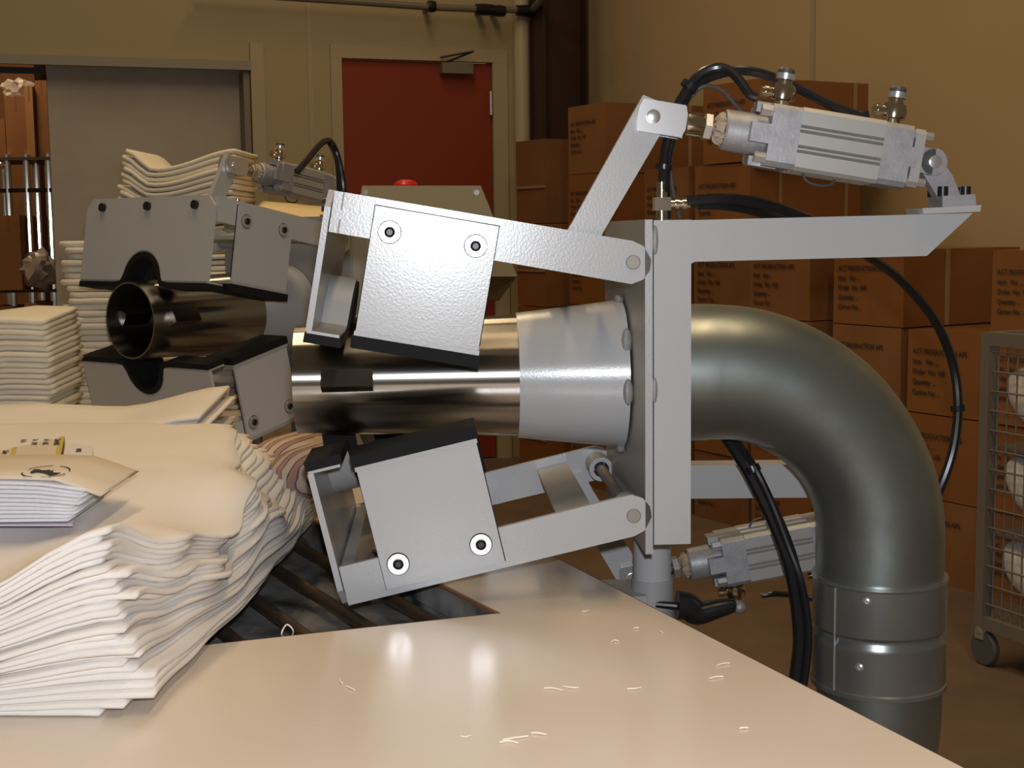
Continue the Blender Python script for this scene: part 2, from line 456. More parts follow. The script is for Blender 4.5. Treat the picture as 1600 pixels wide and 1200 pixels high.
def stack_carton(s0, s1, z0, z1, label, depth=0.6, text=True, back=0.0, straps=(), m=None, hgap=0.004, tape=False, group=None):
    p = L0 + RD * s0 + DIN * back
    r = empty('carton', (p.x, p.y, z0), math.atan2(RD.y, RD.x) + math.radians(random.uniform(-.9, .9)), label, 'carton', group)
    wd = s1 - s0; h = z1 - z0 - hgap
    b = B().box((0, 0, 0), (wd, depth, h)).bevel(0.010, 3)
    j = random.uniform(-1, 1) * 0.03
    for v in b.bm.verts:
        bulge = math.sin(PI * min(max(v.co.z / h, 0), 1))
        v.co.y += noise.noise(v.co * 5 + p) * 0.004
    b.build('carton_body', m or random.choice(CARDS), r)
    # local frame: x along the row towards the camera, y towards the wall
    if text:
        o = bpy.data.objects.new('printed_text', TXT); COL.objects.link(o); o.parent = r
        k = min(1.0, wd / 0.36)
        o.scale = (k * 0.95, k * 1.05, 1)
        o.location = (wd * 0.08, -0.0045, h * 0.72); o.rotation_euler = (PI / 2, 0, 0)
    for kind, pos in straps:
        if kind == 'side':
            B().box((wd - 0.002, depth * pos, 0.0), (wd + 0.0035, depth * pos + 0.018, h + 0.001)).build('strap', STRAP, r)
        elif kind == 'front':
            B().box((wd * pos, -0.006, 0.0), (wd * pos + 0.016, 0.004, h + 0.001)).build('strap', STRAP, r)
        elif kind == 'band':
            B().box((-0.001, -0.006, h * pos), (wd + 0.003, 0.004, h * pos + 0.012)).build('strap', STRAP, r)
    if tape:
        B().box((wd * 0.42, -0.005, h - 0.07), (wd * 0.58, depth * 0.9, h + 0.002)).build('tape', TAPE, r)
    return r
LV = ['on the floor', 'second from the floor', 'third from the floor', 'fourth from the floor', 'fifth from the floor', 'topmost']
def col(px0, px1, rows, where, **kw):
    s0, s1 = sline(px0), sline(px1)
    for r_ in rows:
        top = r_ == max(rows)
        kk = dict(kw)
        if r_ in kk.pop('notext', ()): kk['text'] = False
        st = kk.pop('st', {})
        kk['straps'] = st.get(r_, ())
        stack_carton(s0 + random.uniform(-.006, .006), s1 + random.uniform(-.006, .006), ROWZ[r_], ROWZ[r_ + 1], 'brown printed carton, %s, %s' % ('topmost' if top else LV[r_], where), back=random.uniform(0, .015), **kk)
col(889, 945, (0, 1, 2, 3, 4, 5), 'in the tall stack beside the dark column', st={5: (('side', .8),)})
col(952, 1000, (0, 1, 2, 3), 'in the stack left of the upright plate', notext=(0, 1))
col(1008, 1076, (0, 1, 2, 3, 4), 'in the stack behind the air fittings')
col(1085, 1168, (0, 1, 2, 3, 4), 'in the stack directly behind the beam start', st={4: (('side', .25), ('side', .85))})
col(1171, 1265, (0, 1, 2, 3), 'in the stack behind the beam middle')
col(1300, 1405, (0, 1, 2, 3), 'in the stack right of the elbow top', st={3: (('side', .35),)})
col(1412, 1536, (0, 1, 2), 'in the stack left of the wire cart')
col(1542, 1668, (0, 1, 2, 3), 'in the stack behind the wire cart')
s0, s1 = sline(1098), sline(1186)
stack_carton(s0, s1, 1.51, 1.835, 'shrink wrapped carton topmost of all, above the air cylinder', straps=(('side', .86),), depth=0.57)
s0, s1 = sline(810), sline(853)
for k, (z0, z1) in enumerate(((0, .42), (.42, .86), (.86, 1.28), (1.28, 1.70))):
    stack_carton(s0, s1, z0, z1, 'plain strapped carton at the left end of the row, ' + ('on the floor', 'second from the floor', 'third from the floor', 'topmost')[k], depth=0.34, text=False, straps=(('band', .42), ('side', .55)))
# light open flap of the fifth carton in the tall stack
s0, s1 = sline(889), sline(945)

# ------------------------------------------------------------------ filling machine
a5 = math.radians(3.0)
A1 = Vector((math.cos(a5), math.sin(a5), 0)); V1 = Vector((-math.sin(a5), math.cos(a5), 0))
P0 = Vector((0, 1.65, 0))
O1 = on_plane(1000, 583, P0, V1)
_pn = on_plane(1014, 600, P0 + V1 * -0.176, V1)
O1 = O1 + A1 * (_pn - O1).dot(A1)
HW = 0.176
S = 0.000665
def loc(px, py, v):
    p = on_plane(px, py, P0 + V1 * v, V1) - O1
    return p.dot(A1), p.z
def near(px, py, dv=0.0):
    return loc(px, py, -HW + dv)
PIV = near(988, 407)[1]; PIVL = near(990, 803)[1]
pw_ = (PIV - PIVL) / 2
pu = near(989, 407)[0]
R180 = Matrix.Rotation(PI, 4, 'X')
mach = empty('filling_machine', O1, a5, 'grey steel filling nozzle with open clamp jaws, nearest the camera', 'machine')

def build_machine(root):
    # --- outlet tube
    uL = loc(465, 600, 0)[0]; uM = loc(808, 588, 0)[0]; uR = -0.004
    B().lathe((uL, 0, 0), (1, 0, 0), [(0, .0605), (0, .0632), (uM - uL, .0712), (uM - uL, .066), ], 64, cap=False, closed=True).build('nozzle_tube', STEEL, root)
    cone = B().lathe((uM - 0.001, 0, 0), (1, 0, 0), [(0, .071), (0, .0735), (0.10, .0845), (uR - uM - 0.002, .0875), (uR - uM - 0.002, .08)], 64, cap=False, closed=True).build('nozzle_cone', PAINT, root)
    for ang in (-172, -100, -45, 10, 95, 150):
        b = B()
        a = math.radians(ang)
        c = Vector((uR - 0.006, math.cos(a) * .088, math.sin(a) * .088))
        b.ball(c, 0.006, 0.013 if abs(math.sin(a)) > .6 else .006, .015 if abs(math.sin(a)) < .6 else .006, 10, 6)
        b.build('weld_bead', WELD, cone)
    # locating lug welded on the near side of the tube
    ul = loc(543, 600, -.065)[0]
    for sg in (-1, 1):
        B().box((-.029, -.012, -.0105), (.029, .012, .0105)).bevel(.0055, 2).build('lug', LUGM, root, Matrix.Translation((ul, sg * .0645, .003)) @ Matrix.Rotation(math.radians(sg * 26), 4, 'X'))
    # --- flange plate
    wt = near(1012, 343)[1]; wb_ = near(1012, 866)[1]
    fb = B(); rings_ = []
    for x in (-.004, .004):
        sq = []; ci = []
        for kq in range(48):
            t = 2 * PI * kq / 48; c_, s_ = math.cos(t), math.sin(t)
            ci.append((x, c_ * .076, s_ * .076))
            m_ = min(HW / abs(c_) if abs(c_) > 1e-6 else 9, (wt if s_ > 0 else -wb_) / abs(s_) if abs(s_) > 1e-6 else 9)
            sq.append((x, c_ * m_, s_ * m_))
        for cy_, cz_ in ((HW, wt), (-HW, wt), (-HW, wb_), (HW, wb_)):
            j = min(range(48), key=lambda q: (sq[q][1] - cy_) ** 2 + (sq[q][2] - cz_) ** 2); sq[j] = (x, cy_, cz_)
        rings_ += [(sq, ci)]
    fb.rings([rings_[0][0], rings_[0][1], rings_[1][1], rings_[1][0]], smooth=False, closed=True)
    fp = fb.build('flange_plate', PAINTD, root)
    for upper in (True, False):
        build_half(root, upper)
    # --- elbow duct: horizontal run, bend, vertical run
    rd_ = 0.0755
    ue = loc(1374, 900, 0)[0]; we = loc(1374, 900, 0)[1]
    path = [Vector((.004, 0, 0))]
    Rb = 0.205
    path.append(Vector((ue - Rb - .02, 0, 0)))
    for k in range(0, 13):
        an = PI / 2 * k / 12
        path.append(Vector((ue - Rb + Rb * math.sin(an), 0, -Rb + Rb * math.cos(an))))
    path.append(Vector((ue, 0, we - 0.02)))
    el = B()
    el.tube(path, lambda t: .0815 - .006 * min(1, t * 1.6), 40, 3)
    el = el.build('elbow_duct', GALV, root)
    # collar
    w1 = loc(1374, 1066, 0)[1]
    h = we - w1
    col_ = B().lathe((ue, 0, we + .004), (0, 0, -1), [(0, .0755), (0, .0805), (.004, .081), (.006, .0795), (h * .46, .0795), (h * .49, .0765), (h * .52, .0765), (h * .56, .0795), (h * .60, .0795), (h - .004, .0795), (h - .002, .081), (h + .003, .081), (h + .003, .074)], 56, cap=False).build('duct_collar', GALVC, el)
    for px_, py_ in ((1357, 943), (1347, 1048)):
        us, ws = loc(px_, py_, -.078)
        vv = -math.sqrt(max(0, .0798 ** 2 - (us - ue) ** 2))
        n = Vector((us - ue, vv, 0)).normalized()
        p = Vector((us, vv, ws))
        B().lathe(p - n * .001, n, [(0, .0055), (.0018, .005), (.003, .003), (.003, .002), (.0018, .0012)], 14).build('screw', ZINC, el)
    sa = math.radians(213)
    B().cyl((ue + math.cos(sa) * .0797, math.sin(sa) * .0797, w1 + .004), (ue + math.cos(sa) * .0797, math.sin(sa) * .0797, we - .002), .0012, 6).build('collar_seam', ZINC, el)
    B().tube([(ue, 0, w1 + .01), (ue, 0, w1 - .06), (ue - .02, .004, w1 - .16), (ue - .07, .01, w1 - .30), (ue - .09, .01, -O1.z + 0.06)], lambda t: .0745, 36, 5).build('lower_duct', GALV, el)
    # --- post
    up_ = loc(1019, 880, 0)[0]
    wcol = loc(1020, 903, 0)[1]
    post = B().cyl((up_, 0, near(1020, 850)[1] + .05), (up_, 0, -O1.z), .0228, 28).build('post', PAINT, root)
    B().lathe((up_, 0, wcol), (0, 0, -1), [(0, .0228), (0, .0252), (.09, .0252), (.09, .0228)], 28).build('post_collar', PAINTD, post)
    us0 = loc(938, 930, 0.0)[0]; ws0 = loc(940, 922, 0)[1]
    B().box((us0, -.034, ws0 - .075), (up_ - .012, .05, ws0)).bevel(.002, 1).build('clamp_block', PAINTD, post)
    # foot plate
    B().box((up_ - .12, -.12, -O1.z), (up_ + .12, .12, -O1.z + .012)).bevel(.002, 1).build('foot_plate', PAINTD, post)
    # clamping lever
    uh, wh = loc(1040, 943, -.02); uk, wk = loc(1068, 948, -.03); ue2, we2 = loc(1150, 945, -.03); ue1, we1 = loc(1092, 957, -.03)
    hd = B().tube([(uk - .008, -.03, wk + .002), (uk + .006, -.03, wk), (ue1 - .002, -.03, we1 - .001), ((ue1 + ue2) / 2, -.03, (we1 + we2) / 2), (ue2, -.03, we2)], lambda t: .0125 * (1 - t) ** .5 + .0055, 12, 5).build('lever_handle', BLACKP, root)
    B().cyl((uh - .012, -.022, wh), (uk, -.03, wk), .0045, 10).build('lever_screw', BLACKS, hd)
    B().ball((ue2 + .004, -.03, we2 - .003), .0085).build('lever_tip', PINM, hd)

def strip(path, off, a0, a1):
    """thick band following a (v, b) path, off away from the plate"""
    n = len(path)
    nor = []
    for i in range(n):
        p = Vector(path[max(i - 1, 0)]); q = Vector(path[min(i + 1, n - 1)])
        d = (q - p).normalized()
        nor.append(Vector((-d.y, d.x)))
    outer = [Vector(p) + nn * off for p, nn in zip(path, nor)]
    pts = [(a0, p[0], p[1]) for p in path] + [(a0, p.x, p.y) for p in outer[::-1]]
    b = B()
    # quad strips to keep concave outline clean
    lo = [(b.bm.verts.new((a0, p[0], p[1])), b.bm.verts.new((a1, p[0], p[1])), b.bm.verts.new((a1, q.x, q.y)), b.bm.verts.new((a0, q.x, q.y))) for p, q in zip(path, outer)]
    for i in range(n - 1):
        A = lo[i]; D = lo[i + 1]
        for k in range(4):
            b.bm.faces.new((A[k], A[(k + 1) % 4], D[(k + 1) % 4], D[k]))
    b.bm.faces.new(lo[0]); b.bm.faces.new(lo[-1][::-1])
    return b

def build_half(root, upper):
    T = Matrix.Identity(4) if upper else R180
    th_ = math.radians(10.3 if upper else 12.6)
    e1 = Vector((-math.cos(th_), 0, math.sin(th_))); e2 = Vector((-math.sin(th_), 0, -math.cos(th_)))
    MC = T @ Matrix(((e1.x, 0, e2.x, pu), (e1.y, 1, e2.y, 0), (e1.z, 0, e2.z, pw_), (0, 0, 0, 1)))
    q = lambda a, b: (a * S, b * S)
    arm = [q(478, -32), q(478, 32), (10 * S, 34 * S), (-4 * S, 34 * S), (-21 * S, 24 * S), (-29 * S, 8 * S), (-28 * S, -9 * S), (-12 * S, -28 * S), (6 * S, -33 * S)]
    cb = B()
    for v0 in (-HW, HW - .007):
        cb.prism([(a, v0, b) for a, b in arm], (0, .007, 0))
    cb.bevel(.001, 1)
    # crossbar channel between the arms and the flat brace
    cb.box((455 * S, -HW + .007, -30 * S), (476 * S, HW - .007, 30 * S))
    cl_ = cb.build('upper_clamp' if upper else 'lower_clamp', PAINT, root, MC)
    B().box((58 * S, -HW + .0075, 6 * S), (118 * S, HW - .0075, 17 * S)).bevel(.001, 1).build('brace', PAINTD, cl_, MC)
    for v_ in (-HW + .012, HW - .012):
        B().ball((88 * S, v_, 2 * S), .020, .005, .005, 10, 6).build('weld_bead', WELD, cl_, MC)
    for b0, b1 in ((-31, -5), (10, 31)):
        B().box((462 * S, -HW - .0012, b0 * S), (464.5 * S, -HW + .001, b1 * S)).build('weld_seam', WELD, cl_, MC)
    # pivot
    for sgn in (-1, 1):
        B().lathe((0, sgn * (HW + .0022), 0), (0, -sgn, 0), [(0, .0068), (.0006, .0076), (.03, .0078)], 22).build('pivot_pin', PINM, cl_, MC)
    B().cyl((0, -HW + .007, 0), (0, HW - .007, 0), .0065, 14).build('pivot_rod', PINM, cl_, MC)
    for sgn in (-1, 1):
        B().lathe((0, sgn * (HW - .0075), 0), (0, -sgn, 0), [(0, .0155), (.05, .0155), (.05, .010), (0.0, .010)], 22, cap=False, closed=True).build('pivot_sleeve', PAINTD, cl_, MC)
    # front plate with a half-round mouth
    bt = -33 * S; bb = 189 * S; r = .054
    ch = .018
    pts = [(-HW, bb), (-HW, bt + ch), (-HW + ch, bt), (HW - ch, bt), (HW, bt + ch), (HW, bb)]
    arc = [(r * math.cos(t), bb - r * math.sin(t)) for t in [PI * k / 20 for k in range(21)]]
    a0 = 480 * S
    fpl = B().prism([(a0, v, b) for v, b in pts + arc], (.0065, 0, 0))
    fpl = fpl.build('front_plate', PAINT, cl_, MC)
    rs = 0.012
    pth = [(-HW, bb), (-HW * .66, bb), (-r - rs, bb)] + [(-r - rs + rs * math.sin(t), bb - rs + rs * math.cos(t)) for t in [PI / 2 * k / 5 for k in range(1, 5)]]
    arc2 = [(-r * math.cos(t), bb - r * math.sin(t)) for t in [PI * k / 24 for k in range(2, 23)]]
    pth = [(-HW, bb), (-r - .02, bb), (-r - .004, bb - .002)] + arc2 + [(r + .004, bb - .002), (r + .02, bb), (HW, bb)]
    strip(pth, .003, 436 * S, 488 * S).build('lip', PAINTD, fpl, MC)
    pth2 = [(p[0], p[1] + .0031) if abs(p[0]) > r - .001 else (p[0] * (1 - .0031 / r), bb - (bb - p[1]) * (1 - .0031 / r)) for p in pth]
    strip(pth2, .010, 432 * S, 491 * S).build('rubber_strip', RUBBER, fpl, MC)
    for v in (-.128, 0, .128):
        bo = B().lathe((486.5 * S + .0005, v, -8 * S), (1, 0, 0), [(0, .0115), (.0015, .0115), (.0015, .0078), (.008, .0075)], 18).build('bolt', BLACKS, fpl, MC)
    # side plates
    for sgn in (-1, 1):
        v0 = -HW - .0062 if sgn < 0 else HW + .0012
        sp_ = B().prism([(a * S, v0, b * S) for a, b in ((218, -20), (412, -20), (412, 178), (218, 178))], (0, .005, 0)).bevel(.0008, 1).build('side_plate', PAINT, cl_, MC)
        vi = -HW - .0062 if sgn < 0 else HW + .0062
        B().box((216.4 * S, min(sgn * HW, sgn * (HW + .0012)), -21.6 * S), (413.6 * S, max(sgn * HW, sgn * (HW + .0012)), 170 * S)).build('shadow_gap_sheet', RUBBER, sp_, MC)  # oversized dark sheet added to draw the shadow line round the side plate
        B().box((216 * S, min(vi + sgn * .0022, vi - sgn * .055), 177 * S), (414 * S, max(vi + sgn * .0022, vi - sgn * .055), 184 * S)).bevel(.0006, 1).build('lip', ZINC if False else PAINTD, sp_, MC)
        vr = vi + sgn * .003
        B().box((213 * S, min(vr, vr - sgn * .068), 184.2 * S), (417 * S, max(vr, vr - sgn * .068), 204 * S)).bevel(.003, 2).build('rubber_pad', RUBBER, sp_, MC)
        for a, b in ((384, 17), (249, 16)):
            vv = -HW - .0062 if sgn < 0 else HW + .0062
            ws = B().lathe((a * S, vv, b * S), (0, sgn, 0), [(.0006, .0115), (.0024, .0112), (.0024, .0058), (.0006, .0058)], 24, cap=False, closed=True).build('washer', ZINC, sp_, MC)
            B().lathe((a * S, vv, b * S), (0, sgn, 0), [(0, .0122), (.0006, .0122), (.0006, .006), (0, .006)], 24, cap=False, closed=True).build('washer_shadow_ring', RUBBER, ws, MC)  # dark ring added under the washer, stands in for its shadow outline
            B().lathe((a * S, vv, b * S), (0, sgn, 0), [(0, .0056), (.0045, .0054), (.005, .0046), (.0032, .0032)], 16).build('bolt', BLACKS, sp_, MC)
    TL = T if upper else Matrix.Translation((.022, 0, 0)) @ T
    # lever flat bar
    dv = .0135
    lp = [near(*p, dv) for p in ((890, 352), (876, 378), (934, 392), (944, 358), (1044, 182), (1040, 168), (1003, 149))]
    lp = [near(*p, dv) for p in ((892, 350), (870, 386), (924, 398), (943, 360), (1046, 184), (1058, 172), (1004, 149))]
    lv = B().prism([(u, -HW + .0075, w_) for u, w_ in lp], (0, .012, 0)).bevel(.0008, 1).build('lever', PAINT, cl_, TL)
    # ---- air cylinder
    vc = -HW + .0135
    Cx = near(1017, 184, dv); Ex = near(1461, 256, dv)
    et = Vector((Ex[0] - Cx[0], 0, Ex[1] - Cx[1])).normalized(); en = Vector((-et.z, 0, et.x))
    MY = TL @ Matrix(((et.x, 0, en.x, Cx[0]), (0, 1, 0, vc), (et.z, 0, en.z, Cx[1]), (0, 0, 0, 1)))
    k = S * 1.005
    # barrel with grooved sides
    hh = 49 * k
    prof = []
    def side(nx):
        g = [(-1, -.12), (-.86, 0), (-.44, 0), (-.39, -.13), (-.34, 0), (-.29, 0), (-.24, -.13), (-.19, 0), (.19, 0), (.24, -.13), (.29, 0), (.34, 0), (.39, -.13), (.44, 0), (.86, 0), (1, -.12)]
        return g
    for kq in range(4):
        an = PI / 2 * kq
        for x, dpt in side(0)[:-1]:
            vx = Vector((x * hh, -(hh + dpt * hh)))
            prof.append((vx.x * math.cos(an) - vx.y * math.sin(an), vx.x * math.sin(an) + vx.y * math.cos(an)))
    cyl_ = B().prism([(226 * k, p[0] * 1, p[1]) for p in prof], (132 * k, 0, 0)).build('air_cylinder', ALU, root, MY)
    def capbox(t0, t1, s=.98):
        e = hh * s; c = hh * .16
        o8 = [(-e, -e + c), (-e, e - c), (-e + c, e), (e - c, e), (e, e - c), (e, -e + c), (e - c, -e), (-e + c, -e)]
        return B().prism([(t0 * k, p[0], p[1]) for p in o8], ((t1 - t0) * k, 0, 0))
    fc = capbox(180, 226).bevel(.0012, 1)
    for sg in (-1, 1):
        fc.box((150 * k, min(sg * hh * .7, sg * hh * 1.0), -15 * k), (205 * k, max(sg * hh * .7, sg * hh * 1.03), 15 * k))
        fc.box((160 * k, -15 * k, min(sg * hh * .7, sg * hh * 1.0)), (205 * k, 15 * k, max(sg * hh * .7, sg * hh * 1.03)))
    fc.build('front_cap', CAST, cyl_, MY)
    B().lathe((115 * k, 0, 0), (1, 0, 0), [(0, 20 * k), (0, 30 * k), (3 * k, 32 * k), (66 * k, 33 * k)], 32).build('rod_boss', CAST, cyl_, MY)
    for sy in (-1, 1):
        for sz in (-1, 1):
            bt_ = B()
            bt_.cyl((163 * k, sy * hh * .74, sz * hh * .74), (181 * k, sy * hh * .74, sz * hh * .74), 9.5 * k, 6, smooth=False)
            bt_.build('tie_bolt', ZINC, cyl_, MY)
            B().cyl((404 * k, sy * hh * .74, sz * hh * .74), (437 * k, sy * hh * .74, sz * hh * .74), 7 * k, 6, smooth=False).build('tie_bolt', ZINC, cyl_, MY)
    rc = capbox(358, 404).bevel(.0012, 1)
    for sg in (-1, 1):
        rc.box((372 * k, min(sg * hh * .7, sg * hh * 1.0), -15 * k), (414 * k, max(sg * hh * .7, sg * hh * 1.03), 15 * k))
    rc.build('rear_cap', CAST, cyl_, MY)
    capbox(408, 424, .92).bevel(.002, 2).build('rear_flange', ALU, cyl_, MY)
    ey = B()
    for v0 in (-.019, .0095):
        ey.lathe((449 * k, v0, 0), (0, 1, 0), [(0, 21 * k), (.0095, 21 * k)], 24)
        ey.box((418 * k, v0, -20 * k), (449 * k, v0 + .0095, 20 * k))
    ey.build('clevis_eye', CAST, cyl_, MY)
    B().lathe((449 * k, -.0235, 0), (0, 1, 0), [(0, 7 * k), (.0006, 10 * k), (.047, 10 * k)], 18).build('hinge_pin', ZINC, cyl_, MY)
    # rod, nuts, lint, fork
    B().cyl((60 * k, 0, 0), (118 * k, 0, 0), 7 * k, 14).build('piston_rod', PINM, cyl_, MY)
    B().lathe((55 * k, 0, 0), (1, 0, 0), [(0, 17 * k), (2 * k, 19 * k), (26 * k, 19 * k), (28 * k, 18 * k)], 20).build('rod_coupling', NICKEL, cyl_, MY)
    B().lathe((84 * k, 0, 0), (1, 0, 0), [(0, 21 * k), (1 * k, 22 * k), (11 * k, 22 * k), (12 * k, 21 * k)], 6, smooth=False).build('lock_nut', ZINC, cyl_, MY)
    ln = B().lathe((101 * k, 0, 0), (1, 0, 0), [(0, 9 * k), (2 * k, 17 * k), (6 * k, 24 * k), (11 * k, 26 * k), (15 * k, 24 * k)], 40)
    for v in ln.bm.verts:
        v.co += Vector((noise.noise(v.co * 900) * .004, noise.noise(v.co * 800 + Vector((5, 0, 0))) * .004, noise.noise(v.co * 800 + Vector((0, 9, 0))) * .004))
    ln.build('lint_ring', LINT, cyl_, MY)
    fk = B()
    fo = [(-19, -25), (-24, -12), (-24, 12), (-19, 25), (48, 25), (53, 12), (53, -12), (48, -25)]
    for v0 in (-.0165, .0075):
        fk.prism([(a * k, v0, b * k) for a, b in fo], (0, .009, 0))
    fk.box((32 * k, -.0076, -24.5 * k), (52 * k, .0076, 24.5 * k))
    fk.bevel(.001, 1)
    fk.build('rod_fork', ZINC, cyl_, MY)
    B().lathe((0, -.0185, 0), (0, 1, 0), [(-.0005, 3 * k), (0, 8.5 * k), (.0006, 11 * k), (.037, 11 * k)], 24).build('fork_pin', ZINC, cyl_, MY)
    # elbow air fittings on top
    for tpos, hd in ((200, 1), (381, 1)):
        up = hh
        ft = B().lathe((tpos * k, 0, up - .001), (0, 0, 1), [(0, 10 * k), (10 * k, 12 * k), (12 * k, 19 * k), (24 * k, 21 * k), (34 * k, 18 * k), (38 * k, 12 * k), (42 * k, 12 * k)], 20)
        ft.cyl((tpos * k, 0, up + 21 * k), ((tpos - 34) * k, 0, up + 19 * k), 9 * k, 12)
        ft.cyl(((tpos - 24) * k, 0, up + 19.5 * k), ((tpos - 29) * k, 0, up + 19 * k), 11 * k, 12)
        ft = ft.build('elbow_fitting', NICKEL, cyl_, MY)
        B().lathe((tpos * k, 0, up + 42 * k), (0, 0, 1), [(0, 15 * k), (9 * k, 16 * k)], 18).build('fitting_ring', ZINC, ft, MY)
        B().lathe((tpos * k, 0, up + 51 * k), (0, 0, 1), [(0, 13 * k), (6 * k, 13 * k), (9 * k, 10 * k)], 18).build('fitting_cap', GREYHOSE, ft, MY)
    # sensor wire under the barrel
    B().tube([(248 * k, -.006, -hh * .9), (258 * k, -.008, -hh - 10 * k), (280 * k, -.008, -hh - 14 * k), (300 * k, -.006, -hh - 8 * k), (304 * k, -.004, -hh * .9)], 2.2 * k, 8).build('sensor_wire', GREYHOSE, cyl_, MY)
    # column and beam (one welded L of square tube)
    cu0 = .0055; cu1 = near(1080, 600)[0]
    ct = near(1022, 344)[1]; cbm = near(1052, 851)[1]
    lb = B().box((cu0, -HW + .0014, cbm), (cu1, -HW + .04, ct))
    bp = [near(*p) for p in ((1079, 344), (1521, 333), (1449, 400), (1086, 409), (1079, 413))]
    lb.prism([(u, -HW + .0016, w_) for u, w_ in bp], (0, .0382, 0))
    lb.bevel(.0018, 2)
    fr = lb.build('support_frame', PAINT, root, T)
    for px_, py_, l in ((1024, 375, .016), (1023, 610, .014)):
        u, w_ = near(px_, py_); B().ball((u, -HW + .002, w_), .0035, .003, l).build('weld_bead', WELD, fr, T)
    sp2 = [near(*p, dv) for p in ((1428, 326), (1519, 321), (1517, 331), (1430, 335))]
    B().prism([(u, vc - .026, w_) for u, w_ in sp2], (0, .052, 0)).bevel(.0012, 1).build('seat_plate', PAINT, fr, T)
    bk = B()
    base = [near(*p, dv) for p in ((1461, 307), (1512, 304), (1513, 324), (1461, 329))]
    bk.prism([(u, vc - .022, w_) for u, w_ in base], (0, .044, 0))
    wg = [near(*p, dv) for p in ((1438, 272), (1446, 262), (1475, 262), (1484, 275), (1497, 306), (1461, 309))]
    bk.prism([(u, vc - .0085, w_) for u, w_ in wg], (0, .017, 0))
    bk.bevel(.0012, 1)
    bk = bk.build('hinge_bracket', CAST, fr, T)
    for px_ in (1465, 1500):
        for v0 in (-.0155, .0155):
            u, w_ = near(px_, 306, dv)
            B().cyl((u, vc + v0, w_ - .001), (u, vc + v0, w_ + .0095), .0055, 14).build('bolt', BLACKS, bk, T)
    # tee fitting on top of the column
    u, w_ = near(1034, 344, .02)
    tf = B().cyl((u, -HW + .02, w_ - .002), (u, -HW + .02, w_ + .012), .006, 12)
    tf.box((u - .0085, -HW + .0115, w_ + .01), (u + .0085, -HW + .0285, w_ + .024))
    tf.cyl((u, -HW + .02, w_ + .024), (u, -HW + .02, w_ + .04), .0055, 12)
    tf.cyl((u + .008, -HW + .02, w_ + .017), (u + .03, -HW + .02, w_ + .017), .0048, 12)
    tf.cyl((u + .014, -HW + .02, w_ + .017), (u + .018, -HW + .02, w_ + .017), .0062, 12)
    tf.cyl((u + .022, -HW + .02, w_ + .017), (u + .026, -HW + .02, w_ + .017), .0062, 12)
    tf.bevel(.0008, 1)
    tf.build('tee_fitting', NICKEL, fr, T)

build_machine(mach)
# second machine: same build further back on the left, turned towards the camera
ang2 = math.radians(53)
A2 = Vector((math.cos(ang2), math.sin(ang2), 0))
uL = loc(465, 600, 0)[0]
open2 = on_y(203, 501, 2.50)
O2 = open2 - A2 * uL
m2 = copy_tree(mach)
O2.z = open2.z
m2.location = O2; m2.rotation_euler = (0, 0, ang2); m2.scale = (1, -1, O2.z / O1.z)
for ch in m2.children:
    if ch.name.startswith(('nozzle_tube', 'lug')): ch.scale = (1, 1.07, 1.07)
tag(m2, 'grey steel filling nozzle with mouth towards the camera, further back on the left', 'machine')
# hoses that belong to the near machine only
def N(px, py, v): 
    u, w_ = loc(px, py, -HW + v); return (u, -HW + v, w_)
def hose(pts, r, m=BLACKP, root=mach, name='air_hose'):
    o = B().tube(pts, r, 10, 7).build(name, m, root); o['own'] = 1; return o
hose([N(1183, 152, .01), N(1170, 146, .012), N(1155, 125, .02), N(1138, 110, .03), N(1118, 106, .035), N(1092, 118, .036), N(1070, 146, .034), N(1058, 170, .032), N(1044, 215, .028), N(1038, 245, .024), N(1036, 285, .02), N(1035, 300, .02)], .0052)
hose([N(1357, 178, .01), N(1340, 180, .012), N(1300, 165, .02), N(1250, 140, .04), N(1200, 118, .045), N(1160, 110, .045), N(1130, 114, .045), N(1098, 126, .045), N(1074, 150, .043), N(1062, 180, .04), N(1049, 220, .036), N(1042, 255, .03), N(1040, 290, .032), N(1042, 340, .045)], .0052)
hose([N(1175, 195, .01), N(1150, 165, .02), N(1128, 142, .03), N(1105, 134, .038), N(1085, 145, .042), N(1060, 185, .044), N(1048, 240, .044), N(1050, 290, .04), N(1062, 340, .045)], .0022, GREYHOSE)
hose([N(1072, 315, .02), N(1095, 313, .02), N(1130, 311, .022), N(1180, 316, .035), N(1230, 330, .06), N(1300, 362, .10), N(1360, 402, .20), N(1410, 440, .26), N(1460, 500, .30), N(1488, 565, .32), N(1497, 630, .32), N(1490, 700, .32), N(1468, 765, .32), N(1440, 820, .33), N(1400, 880, .33)], .0062)
hose([N(1090, 320, .026), N(1120, 320, .03), N(1160, 325, .045), N(1200, 336, .07), N(1240, 352, .1), N(1300, 390, .15)], .0055)
hose([N(1120, 655, .24), N(1150, 700, .22), N(1172, 735, .21), N(1200, 790, .20), N(1222, 840, .19), N(1238, 890, .18), N(1247, 940, .18), N(1252, 1000, .18), N(1246, 1060, .18), N(1236, 1150, .18)], .0105)
hose([N(1150, 690, .23), N(1178, 730, .2), N(1205, 785, .19), N(1230, 850, .18), N(1250, 905, .17), N(1262, 970, .17), N(1261, 1030, .17), N(1252, 1090, .17)], .005)
hose([N(1190, 930, .37), N(1215, 928, .36), N(1240, 931, .32), N(1262, 935, .25), N(1290, 935, .2)], .004)
for p, q_ in ((N(1080, 131, .036), N(1074, 139, .036)), (N(1496, 632, .32), N(1497, 642, .32)), (N(1174, 728, .205), N(1179, 738, .203)), (N(1038, 257, .026), N(1037, 265, .026))):
    o = B().cyl(p, q_, .0095, 12).build('cable_tie', BLACKP, mach); o['own'] = 1
